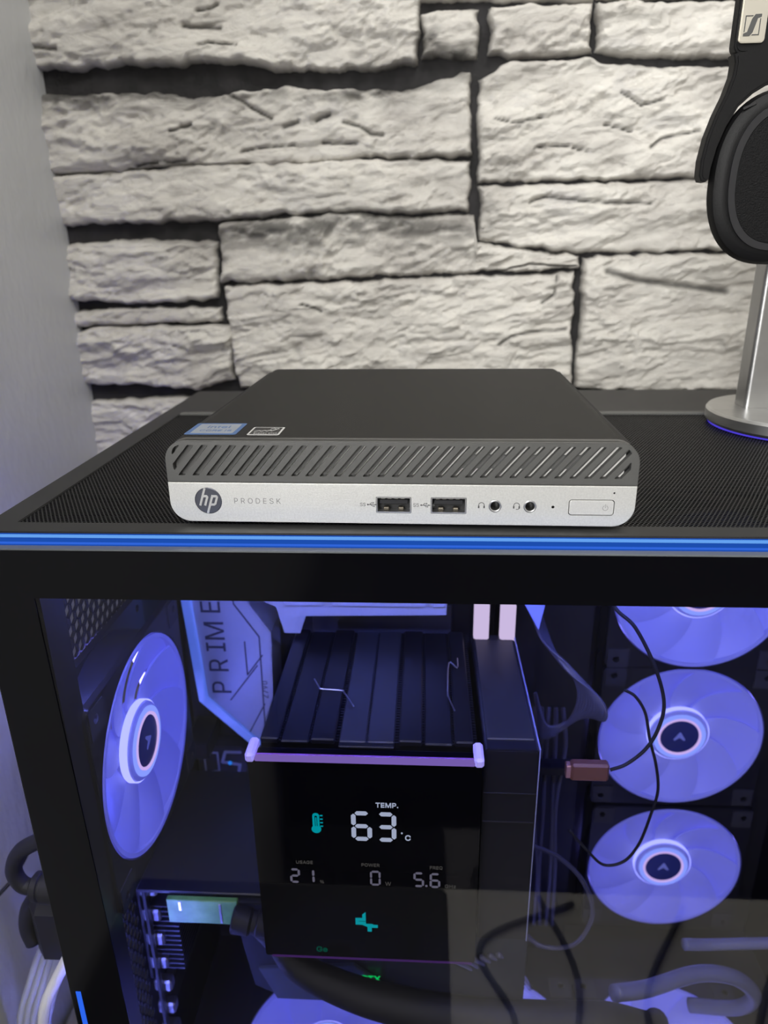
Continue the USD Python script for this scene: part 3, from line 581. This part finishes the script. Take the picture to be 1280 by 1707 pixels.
cable('curved_tube', 'pale tube running to the right edge below the lowest stacked fan', [(182, 96, -329), (200, 99, -332), (237, 100, -330), (275, 100, -327)], 3.6, mats['tube_grey'], kk=12)
c = cable('thin_cable', 'thin black cable hanging in an arc before the upper right fans with a brown plug', [(98, 70, -40), (102, 60, -62), (114, 60, -75), (126, 60, -97), (133, 60, -118), (132, 60, -134), (127, 60, -147), (118, 60, -157), (110, 60, -161)], .95, RUBBER)
obj('plug', cb(89, 109, 57, 63, -167, -156, 1.2), mat('plug_brown', (.16, .07, .05), .4), c); obj('plug_tip', cb(86.5, 89, 57.8, 62.2, -165.5, -157.5, .4), mat('plug_pink', (.55, .3, .28), .3, .5), c)
cable('thin_cable', 'thin black cable with a lower loop across the lowest stacked fan', [(113, 61.5, -112), (119, 61.5, -116), (125, 61.5, -126), (129, 61.5, -142), (134, 61.5, -158), (137, 61.5, -175), (135, 61.5, -192), (131, 61.5, -212), (124, 61.5, -225), (113, 61.5, -228), (103, 61.5, -218), (92, 61.5, -204)], .8, RUBBER)
rb = np.random.default_rng(3)
SLV = mat('sleeved_cable', (.07, .07, .10), .22, bump=.2, bscale=1800)
bun = thing('cable_bundle', 'bundle of sleeved black cables curling between the cooler and the stacked fans', 'cable bundle', (92, 130, -230))
for i in range(11):
    o = i * 3.0; R_ = 6 + i * 3.1
    pts = [(78 + .7 * i, 168, -112 - .8 * i), (84 + i, 140 - i, -128 - i), (96 + R_ * .55, 126 - i, -140 - .5 * o), (103 + R_ * .45, 122 - i, -158 - .3 * o), (98 + .3 * R_, 122, -178 + .2 * o), (86 + .3 * i, 124, -190 + .8 * i), (82 - .2 * i, 128, -170 + i)]
    obj('strand', tube(pts, 1.15, 8, 8), SLV, bun, True)
for i in range(6):
    x = 80 + i * 4.6; obj('strand', tube([(x, 150, -186), (x + 1 + rb.uniform(-2, 2), 146, -215), (x + rb.uniform(-4, 4), 140, -260), (x + rb.uniform(-8, 8), 142, -320), (x + 6, 150, -380)], 1.5, 8, 8), SLV, bun, True)
obj('clamp', prism(rrect(78, 118, -228, -222, 2), 134, 144, 'xz', .6), SATIN, bun, 20)
cable('clear_loop', 'fine loop of cable low beside the lowest stacked fan', [(78, 110, -262), (100, 108, -272), (116, 106, -290), (124, 106, -318), (114, 106, -345), (92, 110, -352), (74, 118, -340)], 1.4, mat('loop_sheen', (.06, .06, .10), .18))
sc = thing('sleeved_cable_group', 'short ribbed cable group with bright edges under the right end of the display', 'cables', (45, 60, -330))
for i in range(6): obj('strand', tube([(30 + i * 5, 46 + i, -288), (38 + i * 5, 52 + i, -300), (48 + i * 5, 60, -318), (54 + i * 5, 70, -340)], 1.7, 6, 8), mat('strand_sheen', (.16, .16, .24), .15, .4), sc, True)

# ------------------------------------------------------------------ the mini desktop
YAW = -1.0
md = thing('mini_desktop', 'black and silver mini desktop computer standing on top of the tower case', 'mini desktop computer', (0, 0, 0), rot=('Z', YAW))
SIL = rrect(-88.5, 88.5, 1.6, 34, 8, 10)
obj('top_cover', prism(rrect(-87.6, 87.6, 2.2, 33.6, 6.5, 10), 6.2, 176, 'xz', .5), TOPCOVER, md, 25)
obj('chassis_core', cb(-86, 86, 5.2, 172, 3.2, 32.4), DARKHOLE, md)
lower = SIL.intersection(sbox(-90, 0, 90, 17.55)); upper = SIL.intersection(sbox(-90, 17.75, 90, 40))
# silver lower bezel with its openings
USBS = [(-7.9, 5.2), (12.9, 26.0)]; JACKS = [36.9, 49.9]; PB = (64.4, 80.6, 6.3, 12.0)
cut = [rrect(a - .2, b + .2, 6.0, 12.6, .5) for a, b in USBS] + [Point(x, 9.3).buffer(2.45) for x in JACKS] + [Point(58.4, 9.2).buffer(.55), Point(80.4, 14.9).buffer(.4), rrect(PB[0] - .3, PB[1] + .3, PB[2] - .3, PB[3] + .3, 1.2), Point(-73.2, 10.2).buffer(5.35, quad_segs=16)]
bez = lower.difference(unary_union(cut))
bz = obj('front_bezel', cat(ext(bez, .35, 5.2, 'xz'), ext(bez.intersection(lower.buffer(-.3)), 0, .35, 'xz')), SILVER, md, 20, label='silver lower front bezel')
# vent grille with slanted slots
PIT, LEAN, SW, ZB, ZT = 5.46, .86, 2.65, 20.4, 32.4
zone = rrect(-85.6, 85.4, ZB, ZT, 3.6).union(sbox(-85.6, ZB, 85.4, ZB + 4).intersection(sbox(-84, ZB, 84, 40)))
slots, floors = [], []
for i in range(-3, 33):
    x = -84.1 + PIT * i; L = (ZT - ZB) * LEAN
    s = Polygon([(x, ZB), (x + SW, ZB), (x + SW + L, ZT), (x + L, ZT)]).intersection(zone).buffer(-.25).buffer(.25)
    if s.is_empty or s.area < 3: continue
    slots.append(s)
    x2 = x + SW * (.78 - .009 * i)
    floors.append(Polygon([(x - .6, ZB - .4), (x2, ZB - .4), (x2 + L * 1.05, ZT + .4), (x + L - .6, ZT + .4)]))
gr = upper.difference(unary_union(slots))
vg = obj('vent_grille', cat(ext(gr, .4, 2.6, 'xz'), ext(gr.intersection(upper.buffer(-.35)), 0, .4, 'xz'), ext(upper.difference(zone.buffer(1)), 1.9, 5.6, 'xz')), GRILLE, md, 20, label='dark grey vent grille of slanted bars')
for i, (s, f) in enumerate(zip(slots, floors)):
    fl = f.intersection(upper.buffer(-1.2))
    if 20 < i < 29:                                         # tabs across the open side of some slots
        c0 = f.bounds; fl = fl.union(Polygon([(p[0], p[1]) for p in s.exterior.coords]).buffer(.3).intersection(sbox(-90, 23.4, 90, 28.6))) if i not in (24, 26) else fl
    if not fl.is_empty: obj('slot_floor', ext(fl, 2.3, 3.1, 'xz'), GRILLE, vg)
obj('inner_plate', cb(-84, 84, 3.6, 4.2, 19.6, 32.6), mat('inner_steel', (.88, .87, .84), .5, .0), md, label='bright steel plate showing through the vent')
# maker's round emblem: italic h and p standing in a dark disc
em = obj('emblem', mv(lathe([(0, .25), (5.0, .25), (5.35, 0), (5.35, -1.2), (0, -1.2)], 40), (-73.2, .25, 10.2), rx=90), mat('emblem_grey', (.10, .105, .13), .28, .6), md, 25, label='round dark emblem with raised letters')
def ital(P, dx=0): return [(dx + x + .34 * z, z) for x, z in P]
hh = unary_union([LineString(ital([(-2.7, -1.9), (-2.7, 5.1)])).buffer(.42, cap_style=2), LineString(ital([(-2.7, 1.9), (-1.2, 1.9), (-.75, 1.5), (-.75, -1.9)])).buffer(.42, cap_style=2)])
pp = unary_union([LineString(ital([(1.1, -5.1), (1.1, 2.3)])).buffer(.42, cap_style=2), LineString(ital([(1.1, 1.9), (2.7, 1.9), (3.1, 1.5), (3.1, -1.1), (2.7, -1.5), (1.1, -1.5)])).buffer(.42, cap_style=2)])
for g in (hh, pp): obj('letter', ext(affinity.translate(g.intersection(Point(0, 0).buffer(5.3)), -73.2, 10.2), -.25, .1, 'xz'), mat('emblem_bright', (.72, .72, .72), .25, .7), em)
obj('lettering', face_text('PRODESK', 2.15, -63.0, .0, 9.3, spacing=1.18, depth=.06), GREYINK, md, label='wide spaced dark lettering')
for a, b in USBS:
    u = obj('usb_port', ext(rrect(a - .1, b + .1, 6.1, 12.5, .45).difference(rrect(a + .35, b - .35, 6.6, 12.0, .25)), .15, 5, 'xz'), STEEL, md)
    obj('socket_back', cb(a + .3, b - .3, 4.2, 4.8, 6.5, 12.1), DARKHOLE, u)
    obj('tongue', cb(a + 1.2, b - 1.2, .9, 4.4, 9.5, 11.2, .15), mat('tongue_black', (.02, .02, .022), .3), u)
    for q in range(4): obj('spring', cb(a + 1.7 + q * 2.5, a + 3.2 + q * 2.5, .7, 3, 11.55, 11.95), mat('spring_grey', (.35, .34, .3), .3, .8), u)
    for q in (.27, .70): obj('spring', cb(a + (b - a) * q - 1, a + (b - a) * q + 1.2, 1.2, 3.5, 6.7, 7.9, .3), mat('spring_brass', (.13, .115, .09), .35, .7), u)
for x in JACKS:
    j = obj('audio_jack', mv(lathe([(1.75, .1), (2.1, .28), (2.42, .1), (2.42, -3), (1.75, -3), (1.75, .1)], 28), (x, 0.1, 9.3), rx=90), mat('jack_rim', (.33, .33, .33), .3, .7), md, 30)
    obj('barrel', mv(lathe([(1.76, -.4), (1.5, -1.0), (1.45, -4.5), (0, -4.5)], 24), (x, 0, 9.3), rx=90), mat('jack_dark', (.03, .03, .028), .25, .3), j, 30)
pb = obj('power_button', prism(rrect(PB[0], PB[1], PB[2], PB[3], 1.0), -.12, 4, 'xz', .2), mat('button_silver', (.64, .64, .63), .34, .55, var=.05, vscale=1400), md, 20)
ps = Point(77.6, 9.1).buffer(1.05).difference(Point(77.6, 9.1).buffer(.85)).difference(sbox(77.25, 9.5, 77.95, 11)).union(sbox(77.5, 9.1, 77.7, 10.6))
obj('power_symbol', ext(ps, -.16, -.1, 'xz'), GREYINK, pb)
def usbmark(x, z, bolt=False):
    g = [LineString([(x + 3.2, z), (x + 6.2, z)]).buffer(.13), LineString([(x + 3.9, z), (x + 4.5, z + .7), (x + 5.2, z + .7)]).buffer(.11), LineString([(x + 4.4, z), (x + 5, z - .65), (x + 5.5, z - .65)]).buffer(.11), Point(x + 3.2, z).buffer(.32), Point(x + 5.3, z + .7).buffer(.22), sbox(x + 5.4, z - .85, x + 5.8, z - .45), Polygon([(x + 6.0, z + .3), (x + 6.7, z), (x + 6.0, z - .3)])]
    if bolt: g.append(Polygon([(x + 8.2, z + 1), (x + 7.5, z - .15), (x + 7.95, z - .15), (x + 7.7, z - 1), (x + 8.5, z + .2), (x + 8.05, z + .2)]))
    return cat(ext(unary_union(g), -.05, .02, 'xz'), face_text('SS', 1.35, x + .1, .02, z - .65, depth=.07))
obj('icon', usbmark(-14.4, 9.4), INK, md); obj('icon', usbmark(5.9, 9.4, True), INK, md)
def headphone_icon(x, z, mic):
    a = np.linspace(math.radians(-20), math.radians(200), 18); g = [LineString([(x + 1.05 * math.cos(t), z + .25 + 1.05 * math.sin(t)) for t in a]).buffer(.12), rrect(x - 1.3, x - .75, z - .95, z + .1, .2), rrect(x + .75, x + 1.3, z - .95, z + .1, .2)]
    if mic: g.append(LineString([(x + 1.0, z - .8), (x + .7, z - 1.2), (x - .1, z - 1.25)]).buffer(.12))
    return ext(unary_union(g), -.05, .02, 'xz')
obj('icon', headphone_icon(31.8, 9.4, False), INK, md); obj('icon', headphone_icon(44.9, 9.4, True), INK, md)
obj('pin_hole', mv(lathe([(.55, 0), (.5, -2), (0, -2)], 14), (58.4, .3, 9.2), rx=90), DARKHOLE, md); obj('activity_light', mv(lathe([(.4, -.3), (0, -.3)], 12), (80.4, 0, 14.9), rx=90), DARKHOLE, md)
# stickers on the top cover
def sticker(x0, x1, y0, y1, z): return ext(rrect(x0, x1, y0, y1, .8), z, z + .12, 'xy')
st = obj('sticker', sticker(-84.4, -63.6, 11.5, 30.5, 33.6), mat('sticker_blue', (.06, .13, .30), .4), md, label='blue and silver processor sticker')
obj('sticker_face', ext(rrect(-82.4, -65.4, 13.3, 28.8, .5), 33.72, 33.76, 'xy'), mat('sticker_silver', (.30, .33, .38), .4, .2), st)
obj('lettering', mv(text('intel', 3.6, False, 0, .05), (-78.5, 22, 33.77)), mats['sticker_blue'], st); obj('lettering', mv(text('CORE i5', 2.5, False, 0, .05), (-80, 16.4, 33.77)), mats['sticker_blue'], st)
s2 = obj('sticker', sticker(-59.2, -46.4, 11, 24, 33.6), mat('sticker_white', (.55, .55, .54), .4), md, label='small black sticker with white rim')
obj('sticker_face', ext(sbox(-58.4, 11.9, -47.2, 23.2), 33.72, 33.76, 'xy'), mat('sticker_black', (.02, .02, .02), .4), s2)
sq_ = LineString([(-57.2, 16.2), (-55.6, 17.6), (-54.6, 16.4), (-53.4, 18), (-52.4, 16.8), (-51.2, 18.6), (-50.6, 17), (-49.4, 19.6), (-48.6, 21.4)]).buffer(.22).union(LineString([(-51.5, 20.4), (-50.4, 21.8), (-49.6, 20.6), (-48.3, 20.8)]).buffer(.18))
obj('script_mark', ext(sq_, 33.77, 33.82, 'xy'), mats['sticker_white'], s2); obj('lettering', mv(text('ENERGY STAR', 1.0, False, 0, .05), (-57, 12.8, 33.77)), mats['sticker_white'], s2)
for x in (-70, 70):
    for y in (22, 155): obj('foot', mv(lathe([(0, 0), (6, 0), (6, 2.4), (0, 2.4)], 20), (x, y, 0)), RUBBER, md)

# ------------------------------------------------------------------ headphone stand and headphones
SX, SY = 232, 171
hs = thing('headphone_stand', 'brushed aluminium headphone stand with a round base at the right', 'headphone stand', (SX, SY, 0))
def at(m): return mv(m, (SX, SY, 0))
obj('base', at(lathe([(0, 1), (48, 1), (51.5, 1.6), (52.5, 3), (52.5, 8), (51.6, 9.4), (50, 9.8), (0, 9.8)], 80)), ALU, hs, 25)
obj('base_pad', at(lathe([(0, 0), (50, 0), (50, 1), (0, 1)], 60)), RUBBER, hs)
obj('reflected_glow_ring', at(lathe([(49.2, .2), (50.6, .2), (50.6, .9), (49.2, .9), (49.2, .2)], 80)), emitter('violet_glow', (.12, .08, 1.0), .7), hs, label='painted violet glow under the base rim')  # emitter stands in for case light reflected under the base
obj('post', prism(rrect(SX - 33, SX + 26, SY + 2, SY + 18, 2.5), 9.6, 262, 'xy', .6), mat('post_aluminium', (.36, .36, .36), .38, 1, var=.05, vscale=90, bump=.05, bscale=900), hs, 25)
obj('post_edge', cb(SX - 6, SX - 2.5, SY + 1.5, SY + 2.2, 9.8, 255, .2), mat('polished_edge', (.90, .91, .93), .2, 1), hs)
obj('hook', tube([(SX, SY + 20, 258), (SX, SY + 6, 268), (SX, SY - 18, 272), (SX, SY - 46, 270), (SX, SY - 52, 278)], 7, 8, 14), ALU, hs, True)
HB = mat('headphone_black', (.005, .005, .0055), .5, spec=.18, bump=.12, bscale=1800); HM = mat('headphone_mesh', (.003, .003, .0035), .7, spec=.2, bump=.8, bscale=1500)
HY = 140; dx, dz = -4, 0
hp = thing('headphones', 'black over-ear headphones hanging on the aluminium stand at the right edge', 'headphones', (185, HY + 20, 90))
CX_, CZ_, RX_, RZ_ = 184.5, 131, 34, 40
def superell(rx, rz, n=2.35, N=72):
    a = np.linspace(0, 2 * np.pi, N, endpoint=False); c, s = np.cos(a), np.sin(a)
    return Polygon(np.stack([CX_ + rx * np.sign(c) * np.abs(c) ** (2 / n), CZ_ + rz * np.sign(s) * np.abs(s) ** (2 / n)], 1))
def loft(levels):
    """stack of same-count rings: [(rx, rz, y)] closed by caps"""
    V, F = [], []; N = 72
    for rx, rz, y in levels:
        P = np.array(superell(rx, rz).exterior.coords)[:-1]; 
        V.append(np.stack([P[:, 0], np.full(N, y), P[:, 1]], 1))
    V = np.vstack(V)
    for i in range(len(levels) - 1):
        for j in range(N):
            A, B = i * N + j, i * N + (j + 1) % N; F += [[A, B, B + N], [A, B + N, A + N]]
    c0, c1 = len(V), len(V) + 1; V = np.vstack([V, [CX_, levels[0][2], CZ_], [CX_, levels[-1][2], CZ_]]); e = (len(levels) - 1) * N
    for j in range(N): F += [[c0, (j + 1) % N, j], [c1, e + j, e + (j + 1) % N]]
    m = trimesh.Trimesh(V, F, process=False); m.fix_normals(); return m
cup = obj('ear_cup', loft([(27, 33, HY - 3), (29.5, 35.5, HY - 3), (32.5, 38.7, HY - 1), (RX_, RZ_, HY + 3), (RX_ - 3, RZ_ - 2, HY + 10), (27, 34, HY + 17)]), HB, hp, 35)
obj('cup_ring', ext(superell(26.4, 33.2).difference(superell(23.2, 30)), HY - 4.2, HY - 2.6, 'xz'), mat('ring_grey', (.016, .016, .018), .45, spec=.3), cup, 25, label='dark grey ring on the cup face')
obj('cup_mesh', loft([(18, 25, HY - 4.4), (22.9, 29.7, HY - 3.8), (23.2, 30, HY - 2.6)]), HM, cup, 25)
obj('mic_slot', mv(cb(-3.2, 3.2, -.3, .6, -.6, .6, .2), (163.5, HY - 2.2, 162.5), ry=-22), DARKHOLE, cup)
obj('ear_cushion', loft([(24, 31, HY + 17), (26, 33, HY + 22), (26, 33, HY + 26), (24, 31, HY + 30), (20, 28, HY + 31)]), mat('cushion_leather', (.016, .016, .017), .5, bump=.4, bscale=500), hp, 35)
yk = Polygon([(153.6, 184.6), (186, 190), (192, 176), (180, 174), (172, 172), (165, 168), (159, 162.5), (154.4, 154), (151.4, 145), (149.8, 136), (149.6, 131.5), (148.2, 130), (145.8, 130.4), (144.6, 133), (144.5, 140), (146, 150), (149, 160), (152.2, 168), (154.4, 176), (154.6, 181)])
yk = yk.union(affinity.scale(yk, -1, 1, origin=(CX_, 0)))
obj('yoke', prism(yk.buffer(.8).buffer(-.8), HY - 1, HY + 8, 'xz', 1.4), HB, hp, 25)
arm = obj('slider_arm', prism(rrect(153.6, 174, 184.5, 268, 4), HY + .5, HY + 8, 'xz', 1.2), HB, hp, 25)
obj('logo_plate', prism(rrect(154.6, 166.4, 188.6, 262, 1.8), HY - .8, HY + 1.2, 'xz', .4), mat('plate_champagne', (.62, .59, .52), .36, .85), arm, 25, label='pale metal plate with a square emblem')
lx, lz, lw = 156.4, 191.6, 7.2
fr = sbox(lx, lz, lx + lw * .98, lz + lw * 1.1).difference(sbox(lx + .4, lz + .4, lx + lw * .98 - .4, lz + lw * 1.1 - .4))
k_ = lw / 10.2
sS = Polygon([(lx + k_ * p, lz + k_ * 1.08 * q) for p, q in ((-.2, -.4), (-.2, 1.0), (2.2, 1.8), (4.3, 8.6), (6.2, 10.9), (10.2, 11.0), (10.2, 9.4), (8.0, 8.8), (5.7, 1.4), (3.9, -.4))])
obj('plate_emblem', ext(fr.difference(sS.buffer(.4)).union(sS), HY - 1.0, HY - .78, 'xz'), INK, arm)
obj('headband', tube([(170, HY + 5, 262), (172, HY + 6, 278), (184, HY + 22, 292), (200, HY + 34, 296), (222, HY + 34, 292), (246, HY + 22, 278)], 8, 8, 14), HB, hp, True)

# ------------------------------------------------------------------ leads behind the case at the lower left
c = cable('power_lead', 'thick black power lead looping out from the rear of the case by the left wall', [(-150, 40, -176), (-176, 32, -183), (-192, 30, -191), (-205, 30, -200), (-211, 30, -213), (-208, 30, -223), (-200, 30, -225), (-194, 30, -225)], 4.4, RUBBER, kk=14)
obj('plug', mv(lathe([(0, 0), (6.5, 0), (7.8, 1), (7.8, 4), (7, 4.6), (7, 5.6), (8.6, 6.4), (8.6, 30), (0, 30)], 24), (-202, 30, -224), ry=92), RUBBER, c, 30)
cable('thin_lead', 'thin black lead running down the left wall past the case', [(-268, 72, -298), (-268, 80, -294), (-262, 95, -290), (-250, 110, -270), (-232, 118, -258), (-205, 126, -250), (-170, 140, -250)], 1.3, RUBBER)
bp = thing('power_plug', 'bulky black plug with a bent lead below the looping power lead', 'plug', (-200, 40, -262))
obj('body', cb(-216, -170, 34, 58, -292, -244, 7), RUBBER, bp, 30); obj('strain_relief', tube([(-205, 46, -250), (-216, 46, -256), (-221, 44, -270), (-219, 42, -282)], [7, 6.5, 5.5, 4.6], 8, 12), RUBBER, bp, True)
obj('cord', tube([(-190, 46, -288), (-186, 46, -320), (-180, 50, -360), (-176, 60, -468)], 5, 8, 12), RUBBER, bp, True)
cable('white_cable', 'white cable sloping down beside the rear of the case', [(-172, 36, -232), (-184, 27, -262), (-196, 24, -285), (-206, 22, -306), (-213, 24, -334), (-218, 30, -370), (-222, 40, -458)], 3.3, WHITEPL)
rbn = thing('grey_flat_cable', 'flat grey ribbed cable running down beside the white cable', 'cable', (-215, 40, -300))
for i in range(5): obj('strand', tube([(-190 - i * 4.2, 74 - i, -248 - i * 2), (-203 - i * 4.4, 68, -285 - i * 1.5), (-217 - i * 4.4, 56, -325), (-228 - i * 4.4, 44, -370), (-232 - i * 4.4, 50, -460)], 2.4, 6, 10), GREYPL, rbn, True)
cable('thin_cable', 'thin grey cable hanging close behind the case edge at the bottom left', [(-176, 36, -270), (-184, 30, -300), (-186, 28, -330), (-190, 30, -370), (-192, 40, -460)], 1.7, mat('slate_cable', (.10, .105, .12), .4))
# on the desk in front of the glass, seen in its reflection
cable('desk_lead', 'black lead lying on the desk before the case, seen only reflected in the glass', [(46, -24, -469.5), (70, -60, -469.5), (44, -110, -469.5), (84, -170, -469.5), (62, -240, -469.5), (150, -285, -469.5)], 2.5, RUBBER)
cable('desk_lead', 'second black lead on the desk before the case, branching to the right', [(60, -30, -469.2), (110, -70, -469.2), (150, -150, -469.2), (230, -130, -469.2), (300, -220, -469.2)], 2.8, RUBBER)
SOF = mat('sofa_fabric', (.016, .016, .018), .9, var=.3, vscale=50)
so = thing('added_sofa', 'added dark couch out of view, darkens the reflection in the glass', 'added_sofa', (300, -1300, -1205))  # added out of view so the glass reflects something dark
obj('base', cb(-250, 1350, -1680, -900, -1120, -900, 20), SOF, so); obj('back', cb(-250, 1350, -1690, -1470, -1120, -470, 40), SOF, so)
for x in (-230, 560): obj('seat_cushion', cb(x, x + 780, -1470, -895, -900, -760, 30), SOF, so)
for x in (-270, 1340): obj('armrest', cb(x, x + 160, -1680, -890, -1120, -640, 30), SOF, so)
for x in (-220, 1280):
    for y in (-1640, -950): obj('leg', cb(x, x + 50, y, y + 50, -1205, -1120, 4), BLACK, so)
dm = thing('added_desk_mat', 'added dark grey mat on the desk before the case, darkens the reflection', 'desk mat', (-130, -180, DZ))  # added to darken the left part of the reflection
obj('pad', ext(rrect(-268, 34, -296, -40, 8), DZ, DZ + 2.2, 'xy'), mat('mat_cloth', (.02, .02, .022), .85, bump=.3, bscale=1500), dm); obj('hem', tube([(-262, -294, DZ + 1.5), (30, -294, DZ + 1.5)], 1.2, 1, 8), BLACK, dm)
cable('desk_lead', 'third black lead on the desk, running straight towards the right fans', [(130, -25, -469.4), (120, -120, -469.4), (140, -210, -469.4), (120, -290, -469.4)], 2.4, RUBBER)
cable('desk_lead', 'fourth black lead on the desk, forked off near the right edge', [(180, -60, -469.4), (205, -110, -469.4), (190, -190, -469.4), (250, -285, -469.4)], 2.4, RUBBER)
lamp = thing('added_ceiling_lamp', 'added square flat ceiling lamp above the desk, out of the picture', 'ceiling lamp', (250, -750, 1295))  # unseen lamp added for more light from above
obj('frame', cb(-40, 540, -1040, -460, 1262, 1295, 4), WALLW, lamp)
